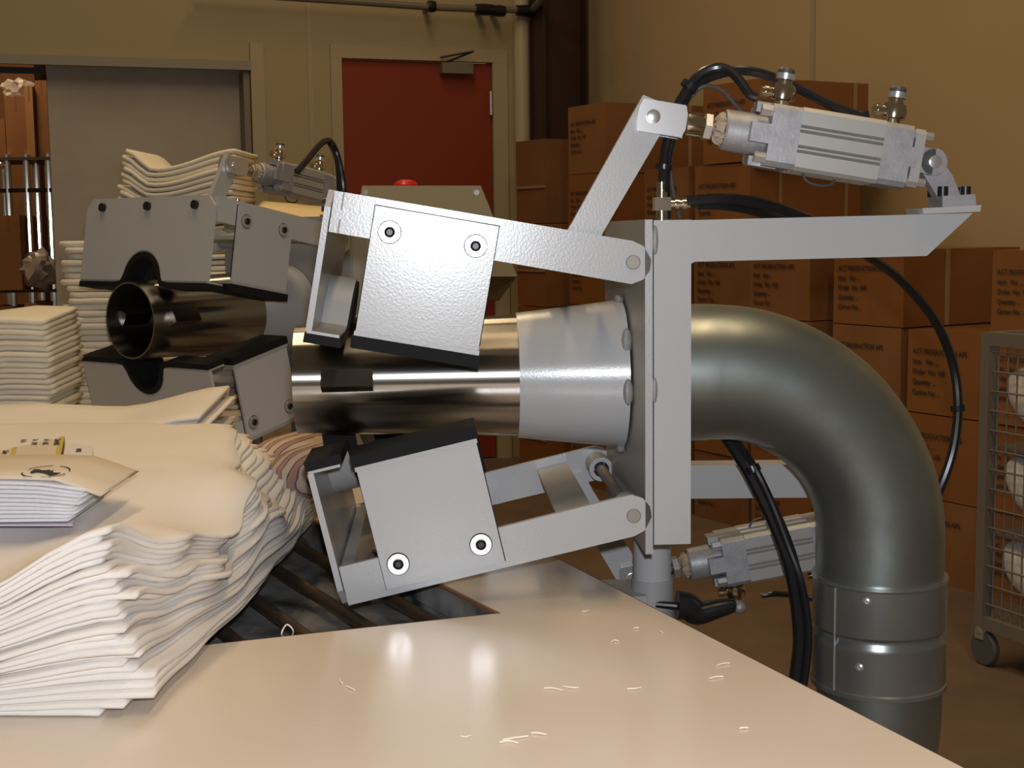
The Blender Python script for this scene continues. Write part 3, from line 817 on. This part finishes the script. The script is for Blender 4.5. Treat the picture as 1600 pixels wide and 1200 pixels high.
# hose loop on the far machine
M2 = m2.matrix_basis.inverted()
def far(px, py, y): return M2 @ on_y(px, py, y)
B().tube([far(464, 268, 2.62), far(480, 250, 2.66), far(500, 226, 2.72), far(514, 220, 2.76), far(524, 234, 2.78), far(532, 262, 2.78), far(537, 300, 2.78), far(540, 360, 2.8)], .006, 10).build('air_hose', BLACKP, m2)
B().tube([far(516, 224, 2.76), far(527, 250, 2.8), far(531, 300, 2.8), far(533, 360, 2.8)], .006, 10).build('air_hose', BLACKP, m2)

# ------------------------------------------------------------------ work table with roller bed
ZT = HC - 0.395
tb = empty('packing_table', (0, 0, 0), 0, 'long cream laminate packing table with a dark roller bed', 'table')
e1p = on_z(885, 880, ZT); e2p = on_z(1500, 1197, ZT)
ed = (e2p - e1p).normalized()
pA = e1p - ed * ((e1p.y - 2.45) / ed.y * -1) if False else e1p + ed * ((2.45 - e1p.y) / ed.y)     # far end of the right edge
pB = e1p + ed * ((0.25 - e1p.y) / ed.y)                                                         # near end
pC = pA + Vector((-0.785, 0.62, 0)) * 1.45
pD = Vector((-1.35, 0.25, ZT))
o1 = on_z(285, 1012, ZT); o2 = on_z(784, 958, ZT); o3 = on_z(690, 911, ZT)
od = (o3 - o2).normalized(); fd = (o1 - o2).normalized()
q2 = o2; q1 = o2 + fd * 0.98; q3 = o2 + od * 0.83; q4 = q1 + od * 0.83
def quadslab(pts, name, m, parent, th=0.032, z=ZT, bev=0.0):
    b = B().prism([(p.x, p.y, z - th) for p in pts], (0, 0, th))
    if bev: b.bevel(bev, 1)
    return b.build(name, m, parent)
top = B()
outer = [pB, pA, pC, pD]; inner = [q2, q3, q4, q1]
for zz in (ZT, ZT - .032):
    O = [top.bm.verts.new((p.x, p.y, zz)) for p in outer]; I = [top.bm.verts.new((p.x, p.y, zz)) for p in inner]
    for i in range(4):
        top.bm.faces.new((O[i], O[(i + 1) % 4], I[(i + 1) % 4], I[i]))
    if zz == ZT: O0, I0 = O, I
for i in range(4):
    top.bm.faces.new((O0[i], O[i], O[(i + 1) % 4], O0[(i + 1) % 4]))
    top.bm.faces.new((I0[i], I0[(i + 1) % 4], I[(i + 1) % 4], I[i]))
top.build('tabletop', TABLE, tb)
# black edge band
for a, b_ in ((pB, pA), (pA, pC), (pD, pB)):
    d = (b_ - a).normalized(); n = Vector((d.y, -d.x, 0))
    B().prism([a + Vector((0, 0, -.034)), b_ + Vector((0, 0, -.034)), b_ + n * .003 + Vector((0, 0, -.034)), a + n * .003 + Vector((0, 0, -.034))], (0, 0, .033)).build('edge_band', TEDGE, tb)
OEDGE = mat('bare_wood_edge', (0.22, 0.11, 0.06), 0.6)
for a, b_ in ((q2, q3), (q3, q4), (q1, q2)):
    d = (b_ - a).normalized(); n = Vector((-d.y, d.x, 0))
    B().prism([a + Vector((0, 0, -.033)), b_ + Vector((0, 0, -.033)), b_ + n * .004 + Vector((0, 0, -.033)), a + n * .004 + Vector((0, 0, -.033))], (0, 0, .0285)).build('opening_wall', TRAY, tb)
    B().prism([a + Vector((0, 0, -.0045)), b_ + Vector((0, 0, -.0045)), b_ + n * .004 + Vector((0, 0, -.0045)), a + n * .004 + Vector((0, 0, -.0045))], (0, 0, .0038)).build('opening_edge', OEDGE, tb)
tr = quadslab([q1 - od * .02 , q2 - od * .02, q3 + od * .02, q4 + od * .02], 'roller_tray', TRAY, tb, .004, ZT - .045)
for a, b_ in ((q1, q2), (q2, q3), (q3, q4), (q4, q1)):
    d = (b_ - a).normalized(); n = Vector((-d.y, d.x, 0)) * -.004
    B().prism([a + Vector((0, 0, -.062)), b_ + Vector((0, 0, -.062)), b_ + n + Vector((0, 0, -.062)), a + n + Vector((0, 0, -.062))], (0, 0, .03)).build('tray_wall', TRAY, tb)
nr = 14
for k in range(nr):
    t = (k + .55) / nr
    a = q2 + fd * .98 * t + Vector((0, 0, -.026)); b_ = a + od * .826
    B().cyl(a + od * .006, b_, .0075, 14).build('roller', ROLLER, tb)
for p in (pB + Vector((-.35, .1, 0)), pA + Vector((-.28, -.02, 0)), pC + Vector((.1, -.15, 0)), pD + Vector((.1, .1, 0))):
    B().box((p.x - .03, p.y - .03, 0), (p.x + .03, p.y + .03, ZT - .07)).build('leg', PAINTD, tb)
# scraps of thread on the table
lt = B()
for px_, py_, dx, dy in ((785, 1156, 40, -6), (850, 1075, 30, 4), (880, 1072, 24, 2), (980, 1076, 22, -2), (955, 1003, 12, -1), (910, 955, 10, -1), (830, 1145, 24, 3), (540, 1072, 14, 6), (1120, 1040, 20, -4), (1108, 1060, 22, -3), (990, 982, 8, -1), (1155, 1138, 14, -1), (780, 1160, 30, 1), (530, 1060, 5, 8), (1030, 985, 5, 4), (720, 1150, 16, -1)):
    a = on_z(px_, py_, ZT + .001); b_ = on_z(px_ + dx, py_ + dy, ZT + .001)
    md = (a + b_) / 2 + Vector((0, random.uniform(-.004, .004), .0005))
    lt.tube([a, md, b_], .0007, 5, 3)
tag(lt.build('thread_scraps', mat('thread', (0.82, 0.76, 0.66), 0.8)), 'short pale thread scraps scattered on the cream tabletop', 'thread', kind='stuff')
lp_ = on_z(450, 985, ZT - .02)
tw = B().tube([on_z(446, 1000, ZT - .012), on_z(440, 990, ZT), on_z(448, 976, ZT + .006), on_z(458, 985, ZT), on_z(455, 998, ZT - .012)], .0008, 6, 5)
tag(tw.build('thread_loop', COTTON), 'single loop of pale thread over the front roller edge', 'thread')

# ------------------------------------------------------------------ piles of folded covers
def slab(x_of, y_of, zb, zt, nu, nv, r=.003):
    """closed soft slab with a rolled edge; s along the front (0..1), t into depth"""
    b = B(); b.soft = True
    W_ = (Vector((x_of(1, .5), y_of(1, .5), 0)) - Vector((x_of(0, .5), y_of(0, .5), 0))).length
    D_ = (Vector((x_of(.5, 1), y_of(.5, 1), 0)) - Vector((x_of(.5, 0), y_of(.5, 0), 0))).length
    ds, dt = r / W_, r / D_
    V = {}
    def P(i, j, kind):
        k = (i, j, kind)
        if k in V: return V[k]
        s = i / nu; t = j / nv
        if kind != 'm':
            s = min(max(s, ds), 1 - ds); t = min(max(t, dt), 1 - dt)
        x = x_of(s, t); y = y_of(s, t)
        z0 = zb(x, y, s, t); z1 = zt(x, y, s, t)
        z = {'t': z1, 'b': z0, 'm': (z0 + z1) / 2}[kind]
        V[k] = b.bm.verts.new((x, y, z)); return V[k]
    def Q(*p): b.bm.faces.new(p).smooth = True
    for i in range(nu):
        for j in range(nv):
            Q(P(i, j, 't'), P(i + 1, j, 't'), P(i + 1, j + 1, 't'), P(i, j + 1, 't'))
            Q(P(i, j, 'b'), P(i, j + 1, 'b'), P(i + 1, j + 1, 'b'), P(i + 1, j, 'b'))
    loop = [(i, 0) for i in range(nu)] + [(nu, j) for j in range(nv)] + [(i, nv) for i in range(nu, 0, -1)] + [(0, j) for j in range(nv, 0, -1)]
    for k in range(len(loop)):
        p, q = loop[k], loop[(k + 1) % len(loop)]
        Q(P(*p, 't'), P(*p, 'm'), P(*q, 'm'), P(*q, 't'))
        Q(P(*p, 'm'), P(*p, 'b'), P(*q, 'b'), P(*q, 'm'))
    return b
ORD = ['topmost', 'second', 'third', 'fourth', 'fifth', 'sixth', 'seventh', 'eighth', 'ninth', 'tenth', 'eleventh', 'twelfth', 'thirteenth', 'fourteenth', 'fifteenth', 'sixteenth', 'seventeenth', 'eighteenth', 'nineteenth', 'twentieth', 'twenty-first', 'twenty-second', 'twenty-third', 'twenty-fourth', 'twenty-fifth', 'twenty-sixth', 'twenty-seventh', 'twenty-eighth', 'twenty-ninth', 'thirtieth', 'thirty-first', 'thirty-second', 'thirty-third', 'thirty-fourth', 'thirty-fifth', 'thirty-sixth', 'thirty-seventh', 'thirty-eighth', 'thirty-ninth', 'fortieth', 'forty-first', 'forty-second', 'forty-third', 'forty-fourth', 'forty-fifth', 'forty-sixth']
def sm(x, a, b):
    t = min(1, max(0, (x - a) / (b - a))); return t * t * (3 - 2 * t)
def pile_label(i, n, where):
    k = n - 1 - i
    if k == 0: return 'topmost folded cream cover of ' + where
    if i == 0: return 'bottom folded cream cover of ' + where
    return 'folded cream cover, %s from top of %s' % (ORD[k], where)

# pile A: the big front pile
NA = 25
YF, YB = 1.135, 1.90
def HA(x, y):
    """height of the pile surface above the table"""
    fr = 1 - sm(y, YF, YF + .30)           # 1 at the front
    rt = sm(x, -.47, -.33)                 # 1 at the right
    h = .138 + .004 * math.sin(y * 9 + x * 4)
    h -= .045 * fr * (1 - rt)
    h += .016 * fr * rt * (1 - sm(y, YF + .02, YF + .12))
    # sag of the unsupported right edge
    e = sm(x, -.42, -.27)
    h -= e * (.030 * sm(y, YF + .03, YF + .14) * (1 - .55 * sm(y, 1.45, 1.85)))
    h += e * .012 * math.sin((y - 1.2) * 23) * sm(y, 1.18, 1.3)
    return h
def redge(y, f, i):
    """right edge x of layer at height fraction f"""
    t = (y - YF) / (YB - YF)
    base = -.335 + .050 * sm(t, .02, .33) - .098 * sm(t, .42, 1.0)
    low = -.312 + .012 * sm(t, 0, .4) + .02 * t
    e = low * (1 - f ** 1.6) + base * f ** 1.6
    bell = .034 * math.exp(-((f - .42) / .32) ** 2) * sm(t, .18, .75)
    ph = f * 5
    wv = (.007 * math.sin(y * 23 + ph) + .005 * math.sin(y * 47 - ph * 1.7)) * sm(t, .07, .22) * (.15 + .95 * sm(f, .3, .75)) * (1 - .5 * sm(t, .7, 1))
    return e + bell + wv + .005 * noise.noise(Vector((y * 9, i * .7, 3)))
for i in range(NA):
    f0 = i / NA; f1 = (i + 1) / NA
    jx = random.uniform(-.016, .012); jy = random.uniform(-.009, .009); yaw = random.uniform(-.05, .06) + .12 * f0
    if i == NA - 1: jx = 0; jy = 0
    if i in (0, 1): jx = -.03 + .02 * i; jy = -.014
    if i in (2, 3, 4): jx = .012
    def xo(s, t, i=i, f=f0, jx=jx):
        y = YF + (YB - YF) * t
        xr_ = redge(y, f, i) + jx * (1 - t)
        q = 1 - (1 - s) ** 1.0
        return xr_ - .62 * (1 - s) ** 1.25
    def yo(s, t, jy=jy, yaw=yaw, i=i):
        y = YF + jy + (YB + .01 * math.sin(i * 2.1) - YF - jy) * t
        return y - (1 - s) * .6 * yaw * (1 - t) + .004 * noise.noise(Vector((s * 9, i * 1.3, t)))
    rip = random.uniform(0, 6)
    def zb(x, y, s, t, f=f0): return ZT + .0008 + HA(x, y) * f
    def zt(x, y, s, t, f=f1, i=i):
        g = .0 if i < NA - 1 else 0.0028 * noise.noise(Vector((x * 9, y * 7, 1))) - .005 * math.exp(-((x + .40 + .12 * (y - 1.5)) / .012) ** 2) * sm(y, 1.45, 1.6)
        return ZT + .0008 + HA(x, y) * f + .0009 * noise.noise(Vector((x * 12, y * 12, i * 3.7))) + g
    b = slab(xo, yo, zb, zt, 16, 44)
    tag(b.build('folded_cover', COTTON), pile_label(i, NA, 'the big front pile'), 'cover', 'folded covers in the big front pile')

# simpler piles
def pile(n, x0, x1, y0, y1, zbase, H, where, group, m, nu=12, nv=8, jit=.008, lean=0.0, curl=None, flip=False):
    for i in range(n):
        jx0, jx1, jy = random.uniform(-jit, jit), random.uniform(-jit, jit), random.uniform(-jit, jit)
        f0, f1 = i / n, (i + 1) / n
        def xo(s, t, f=f0): return x0 + jx0 + (x1 + jx1 + lean * f - x0 - jx0) * s
        def yo(s, t, i=i): return y0 + jy + (y1 - y0) * t + .004 * noise.noise(Vector((s * 5, i, 2)))
        def zb(x, y, s, t, f=f0): return zbase + .0005 + H(s, t) * f
        def zt(x, y, s, t, f=f1, i=i): return zbase + .0005 + H(s, t) * f * 1.0 - .0012 * (1 + noise.noise(Vector((s * 4, t * 4, i * 2.2))))
        b = slab(xo, yo, zb, zt, nu, nv)
        tag(b.build('folded_cover', m), pile_label(i, n, where), 'cover', group)
# B: right behind the big pile, right ends curling up
pile(20, -1.10, -.445, 1.965, 2.19, ZT, lambda s, t: .130 - .012 * math.sin(s * 9) * (1 - s) + .030 * sm(s, .72, 1.0) - .02 * sm(s, .3, .75) * (1 - t), 'the low pile behind the big pile', 'folded covers in the low pile', COTTON, 20, 6, .014)
# C: left of the far nozzle
pile(30, -1.22, -.742, 2.24, 2.42, ZT, lambda s, t: .215 + .06 * s + .012 * t - .012 * sm(s, .86, 1.0), 'the pile left of the far nozzle', 'folded covers in the left pile', COTTOND, 14, 5, .006)
# D: behind the far clamp
pile(30, -.905, -.745, 2.86, 2.97, ZT, lambda s, t: .385, 'the pile behind the far clamp jaw', 'folded covers behind the far jaw', COTTOND, 8, 4, .010)
# back table with E and F
ZT2 = ZT - .02
bt2 = empty('back_table', (0, 0, 0), 0, 'plain cream table standing behind the far machine', 'table')
B().box((-1.02, 3.20, ZT2 - .03), (-.43, 3.95, ZT2)).bevel(.003, 1).build('tabletop', TABLE, bt2)
for x in (-.97, -.48):
    for y in (3.25, 3.9):
        B().box((x - .025, y - .025, 0), (x + .025, y + .025, ZT2 - .03)).build('leg', PAINTD, bt2)
xe0 = on_y(163, 300, 3.3).x; xe1 = on_y(364, 300, 3.3).x
He = on_y(265, 238, 3.3).z - ZT2
NE = 46
for i in range(NE):
    f0, f1 = i / NE, (i + 1) / NE
    hh_ = lambda s: He + .012 - .045 * sm(s, 0, .25) + .042 * sm(s, .25, 1) ** 1.2
    top_in = sm(f0, .6, 1) * 1.4
    j0, j1 = random.uniform(-.006, .006), random.uniform(-.006, .006)
    def xo(s, t): 
        return xe0 + j0 + .035 * top_in + (xe1 - .012 * (1 - top_in) + j1 - xe0 - j0 - .035 * top_in) * s
    def yo(s, t): return 3.3 + .3 * t + j1
    def zb(x, y, s, t, f=f0): return ZT2 + .0005 + (He * f if f < .5 else He * .5 + (hh_(s) - He * .5) * (f - .5) * 2)
    def zt(x, y, s, t, f=f1): return ZT2 + .0005 + (He * f if f < .5 else He * .5 + (hh_(s) - He * .5) * (f - .5) * 2) - .0022
    b = slab(xo, yo, zb, zt, 14, 3)
    tag(b.build('folded_cover', COTTOND), pile_label(i, NE, 'the tall pile before the grey door'), 'cover', 'folded covers in the tall pile')
# F: flat sheets under the far cylinder
xf0 = on_y(384, 340, 3.3).x; xf1 = on_y(505, 340, 3.3).x
Hf = on_y(440, 345, 3.3).z - ZT2
pile(12, xf0 - .02, xf1 - .005, 3.28, 3.62, ZT2, lambda s, t: Hf + .055 * t - .02 * s, 'the flat pile under the far air cylinder', 'folded covers in the flat pile', mat('yellowish_cotton', (0.78, 0.62, 0.36), 0.9), 8, 4, .006)

# striped ticking rolls at the back of the roller bed
tick = bpy.data.materials.new('striped_ticking'); tick.use_nodes = True
nt = tick.node_tree; bs = nt.nodes['Principled BSDF']; bs.inputs['Roughness'].default_value = .9
tc = nt.nodes.new('ShaderNodeTexCoord'); wv = nt.nodes.new('ShaderNodeTexWave'); wv.inputs['Scale'].default_value = 22; wv.inputs['Distortion'].default_value = .6; wv.bands_direction = 'X'
cr = nt.nodes.new('ShaderNodeValToRGB'); cr.color_ramp.interpolation = 'CONSTANT'
cr.color_ramp.elements[0].color = (.5, .38, .30, 1); cr.color_ramp.elements[1].position = .45; cr.color_ramp.elements[1].color = (.10, .075, .08, 1)
e = cr.color_ramp.elements.new(.7); e.color = (.34, .2, .16, 1)
nt.links.new(tc.outputs['Object'], wv.inputs[0]); nt.links.new(wv.outputs[0], cr.inputs[0]); nt.links.new(cr.outputs[0], bs.inputs['Base Color'])
def roll(px_, py_, y, rx, rz, ln, label):
    c = on_y(px_, py_, y)
    b = B()
    rs = []
    for k in range(9):
        t = k / 8 - .5
        sc_ = 1 - (abs(t) * 2) ** 4 * .45
        rs.append([Vector((math.cos(2 * PI * q / 20) * rx * sc_ * (1 + .06 * math.sin(q * 3 + k)), t * ln, math.sin(2 * PI * q / 20) * rz * sc_)) for q in range(20)])
    b.rings(rs)
    o = b.build('ticking_bundle', tick); o.location = (c.x, c.y, max(c.z, ZT + rz + .001)); o.rotation_euler = (0, 0, math.radians(-20))
    return tag(o, label, 'fabric')
roll(458, 712, 1.99, .04, .032, .2, 'striped ticking bundle at the back of the roller bed, left one')
roll(487, 735, 1.86, .036, .035, .2, 'striped ticking bundle next to the lower jaw front plate')

# ------------------------------------------------------------------ leaflets and cards lying on the big pile
zl = ZT + .0008 + HA(-.42, 1.35) + .004
fbr = on_z(112, 816, zl)
ytl = fbr.y
NL = 11
xr_l = fbr.x
for i in range(NL):
    th_l = .0036
    x1 = xr_l + .0016 * i + random.uniform(-.004, .004); x0 = x1 - .20; y0 = ytl + random.uniform(-.003, .003) - .0008 * i
    z0 = zl + i * th_l
    topm = i == NL - 1
    if topm: x1 += .014; th_l = .004
    def xo(s, t): return x0 + (x1 - x0) * s
    def yo(s, t): return y0 + (.115 + (.015 if topm else 0)) * t
    bow = lambda s: .006 * math.sin(PI * s) * (i / NL)
    b = slab(xo, yo, lambda x, y, s, t: z0 + bow(s) - (.012 * sm(s, .8, 1) if topm else .004 * sm(s, .8, 1) * i / NL), lambda x, y, s, t: z0 + th_l * .9 + bow(s) - (.012 * sm(s, .8, 1) if topm else .004 * sm(s, .8, 1) * i / NL), 10, 3)
    o = b.build('leaflet', PAPERC if topm else PAPER)
    lbl = 'cream leaflet with a round black emblem, on top of the leaflet bundle' if topm else ('bottom white leaflet of the bundle on the big pile' if i == 0 else 'white folded leaflet, %s from the top of the leaflet bundle' % ORD[NL - 1 - i])
    tag(o, lbl, 'leaflet', 'leaflets on the big pile')
    if topm:
        # emblem printed on the top leaflet: ring of broken strokes around a dark shape
        zt_l = z0 + th_l + .0012
        ce = on_plane(72, 735, (0, 0, zt_l + .004), (0, 0, 1))
        zt_l = z0 + th_l * .9 + bow((ce.x - x0) / (x1 - x0)) - .012 * sm((ce.x - x0) / (x1 - x0), .8, 1) + .0006
        em = B()
        def hgt(x, y): s = (x - x0) / (x1 - x0); return z0 + th_l * .9 + bow(s) - .012 * sm(s, .8, 1) + .0007
        for a0_, a1_ in ((20, 80), (100, 165), (200, 262), (285, 350)):
            for kk in range(8):
                t0 = math.radians(a0_ + (a1_ - a0_) * kk / 8); t1 = math.radians(a0_ + (a1_ - a0_) * (kk + 1) / 8)
                em.poly([(ce.x + math.cos(t) * r_ * .0205, ce.y + math.sin(t) * r_ * .032, hgt(ce.x + math.cos(t) * r_ * .0205, 0)) for t, r_ in ((t0, .93), (t0, 1.0), (t1, 1.0), (t1, .93))])
        shp = [(-.68, .28), (-.62, -.22), (-.45, -.42), (-.3, -.22), (.0, -.3), (.2, -.42), (.52, -.66), (.68, -.5), (.74, -.12), (.4, -.12), (.25, .1), (.22, .3), (.15, .12), (0, .3), (-.1, .2), (-.3, .16), (-.45, .3)]
        em.poly([(ce.x + x * .0205, ce.y + y * .032, hgt(ce.x + x * .0205, 0)) for x, y in shp])
        em.build('printed_emblem', INK, o)
zc = zl + .012
def card(name, pts, m, label, cat, z_off=0.0, th=.002):
    P = pts
    o = B().prism(P, (0, 0, -th)).build(name, m)
    return tag(o, label, cat)
# yellow edged label card behind the leaflets, propped up
c1 = on_y(-60, 712, 1.60); c2 = on_y(93, 722, 1.60); c3 = on_y(101, 683, 1.67); c4 = on_y(-60, 716, 1.70)
def lift(p, z): return Vector((p.x, p.y, z))
zc0 = ZT + HA(-.5, 1.62) + .006
k1 = on_z(-70, 735, zc0 + .010); k2 = on_z(92, 724, zc0 + .006); k3 = on_z(101, 682, zc0 + .006); k4 = on_z(-70, 720, zc0 + .010)
lc = card('label_card', [k1, k2, k3, k4], PAPERC, 'cream label card with yellow stripes tucked behind the leaflets', 'card', th=.012)
ux = (k2 - k1).normalized(); uy = (k3 - k2).normalized()
for t0, t1 in ((.945, 1.0), (.49, .535)):
    a = k1.lerp(k2, t0); b_ = k1.lerp(k2, t1); c_ = k4.lerp(k3, t1); d_ = k4.lerp(k3, t0)
    B().prism([p + Vector((0, 0, .0006)) for p in (a, b_, c_, d_)], (0, 0, -.013 if t1 == 1.0 else -.0005)).build('yellow_stripe', YELLOW, lc)
def print_on(parent, body, origin, xdir, ydir, size, m):
    me = text_mesh(body, size, 1.5); me.materials.clear(); me.materials.append(m)
    o = bpy.data.objects.new('printed_text', me); COL.objects.link(o); o.parent = parent
    xd = Vector(xdir).normalized(); n = xd.cross(Vector(ydir)).normalized(); yd = n.cross(xd)
    o.matrix_world = Matrix(((xd.x, yd.x, n.x, origin.x), (xd.y, yd.y, n.y, origin.y), (xd.z, yd.z, n.z, origin.z), (0, 0, 0, 1)))
    return o
for body, t0 in ((['Cover  No02', 'No      40.C', 'Dat.    N.W', 'Ref. No'], .91), (['Cover', 'No'], .42)):
    og = k4.lerp(k3, t0) + Vector((0, 0, .0012)); og = og + (k2 - k3) * .06
    print_on(lc, body, og, (k2 - k3), (k3 - k4), .0085, INK)
w1_ = [on_z(96, 735, zc0 + .002), on_z(138, 745, zc0 + .002), on_z(146, 698, zc0 + .002), on_z(103, 690, zc0 + .002)]
wc = card('paper_slip', w1_, PAPER, 'small white printed slip beside the yellow striped card', 'card')
print_on(wc, ['NOTICE', '', 'size  A  40'], w1_[3].lerp(w1_[2], .42) + Vector((0, 0, .0006)) + (w1_[0] - w1_[3]) * .2, w1_[0] - w1_[3], w1_[2] - w1_[3], .007, INKB)
ps = [on_z(-40, 822, zl - .002), on_z(114, 822, zl - .002), on_z(136, 748, zl - .002), on_z(-40, 752, zl - .002)]
o = B().prism(ps, (0, 0, .0012)).build('plastic_sleeve', mat('lilac_polythene', (0.55, 0.50, 0.60), 0.25)); tag(o, 'thin lilac plastic sleeve under the leaflet bundle', 'sleeve')

# ------------------------------------------------------------------ operating box with red button behind the near jaw
cy = 3.55
cn = empty('control_box', (0, 0, 0), 0, 'grey-green control box with a red button in front of the red door', 'control box')
T_ = [on_y(x, y, cy) for x, y in ((566, 290), (751, 290), (808, 430), (545, 430))]
dpt = Vector((0, .32, 0))
cb_ = B()
front = [T_[0], T_[1], T_[2] + Vector((0, -.10, 0)), T_[3] + Vector((0, -.10, 0))]
backp = [p + dpt for p in T_[:2]] + [Vector((T_[2].x - .05, cy + .32, T_[2].z - .08)), Vector((T_[3].x + .05, cy + .32, T_[3].z - .08))]
lowf = [Vector((T_[2].x - .075, cy - .02, T_[2].z - .055)), Vector((T_[3].x + .075, cy - .02, T_[3].z - .055))]
vs = [cb_.bm.verts.new(p) for p in front + backp + lowf]
for f in ((0, 3, 2, 1), (0, 1, 5, 4), (3, 9, 8, 2), (9, 7, 6, 8), (4, 5, 6, 7), (1, 2, 8, 6, 5), (0, 4, 7, 9, 3)):
    cb_.bm.faces.new([vs[k] for k in f])
cb_.bevel(.008, 2)
cb_.build('housing', OLIVE, cn)
rb = on_y(634, 290, cy + .05)
B().lathe((rb.x, rb.y, rb.z - .004), (0, 0, 1), [(0, .030), (.006, .031), (.014, .025), (.019, .012)], 24).build('red_button', REDB, cn)
pc = (T_[2] + T_[3]) / 2
B().cyl((pc.x, cy + .15, 0), (pc.x, cy + .15, pc.z - .04), .045, 20).build('pedestal', OLIVE, cn)
B().cyl((pc.x, cy + .15, 0), (pc.x, cy + .15, .012), .16, 24).build('base', OLIVE, cn)
for px_, py_ in ((745, 301), (572, 301)):
    p = on_y(px_, py_, cy); B().lathe((p.x, p.y - .006, p.z), (0, -1, .1), [(0, .008), (.004, .007)], 12).build('screw', ZINC, cn)

# ------------------------------------------------------------------ wire cart with sacks
cd_ = Vector((.40, -.917, 0)).normalized(); cw = Vector((.917, .40, 0))
cp0 = on_z(1534, 1037, 0.0); 
cart = empty('wire_cart', (cp0.x, cp0.y, 0), math.atan2(cd_.y, cd_.x), 'grey wire mesh trolley with castors at the right edge', 'cart')
LC, WC = .95, .62
zbt = .125; ztp = on_y(1545, 519, cp0.y).z
for x in (0, LC):
    for y in (0, WC):
        B().box((x - .017, y - .017, zbt - .018), (x + .017, y + .017, ztp)).bevel(.003, 1).build('upright', CARTM, cart)
for z in (zbt, ztp - .017):
    for y in (0, WC):
        B().box((.017, y - .016, z - .018), (LC - .017, y + .016, z + .018)).bevel(.003, 1).build('rail', CARTM, cart)
    for x in (0, LC):
        B().box((x - .016, .017, z - .018), (x + .016, WC - .017, z + .018)).bevel(.003, 1).build('rail', CARTM, cart)
vm = B().cyl((0, 0, zbt), (0, 0, ztp - .02), .0028, 6).build('wire', CARTM, cart); vm.location = (.037, 0, 0)
nvw = int((LC - .04) / .036)
for k in range(1, nvw):
    o = vm.copy(); COL.objects.link(o); o.parent = cart; o.location = (.037 + .036 * k, 0, 0)
hm = B().cyl((0, -.005, 0), (LC, -.005, 0), .0028, 6).build('wire', CARTM, cart); hm.location = (0, 0, zbt + .055)
for k in range(1, int((ztp - zbt) / .056)):
    o = hm.copy(); COL.objects.link(o); o.parent = cart; o.location = (0, 0, zbt + .055 * (k + 1))
SH = [zbt + .02, .385, .63]
for z in SH:
    B().box((.0, .012, z - .008), (LC, WC - .012, z)).build('shelf', CARTM, cart)
for x in (0.0, LC):
    for y in (0.0, WC):
        fk = B().box((x - .016, y - .014, .075), (x + .016, y + .014, zbt - .018)).cyl((x, y, zbt - .03), (x, y, zbt - .015), .02, 12).build('castor_fork', ZINC, cart)
        B().lathe((x + .012, y - .011, .05), (0, 1, 0), [(0, .03), (0, .046), (.004, .05), (.018, .05), (.022, .046), (.022, .03)], 20).build('wheel', mat('grey_tyre', (.10, .10, .10), .6) if x == 0 and y == 0 else bpy.data.materials['grey_tyre'], fk)
MCt = cart.matrix_basis
for k, z in enumerate(SH):
    b = B(); bmesh.ops.create_icosphere(b.bm, subdivisions=4, radius=1)
    for v in b.bm.verts:
        p = v.co.copy()
        def sq(t): return math.copysign(abs(t) ** .12, t)
        nz = noise.noise(p * 2.2 + Vector((k * 5, 0, 0))) * .09 + noise.noise(p * 6) * .03
        x = sq(p.x) * .43; y = sq(p.y) * .294; zz = p.z * .075
        e = (abs(sq(p.x)) ** 4)
        v.co = Vector((x, y, zz + .08 + .10 * max(0, -x / .43) ** 2.5 + nz * .1)) * 1.0
    for f in b.bm.faces: f.smooth = True
    mn = min(v.co.z for v in b.bm.verts)
    for v in b.bm.verts: v.co.z -= mn
    o = b.build('pillow_sack', COTTONW)
    o.matrix_world = MCt @ Matrix.Translation((.455, .31, z + .001))
    tag(o, 'white stuffed pillow sack on the %s shelf of the wire trolley' % ('bottom', 'middle', 'top')[k], 'pillow', 'sacks in the wire trolley')
for o in bpy.data.objects:
    if 'own' in o: del o['own']
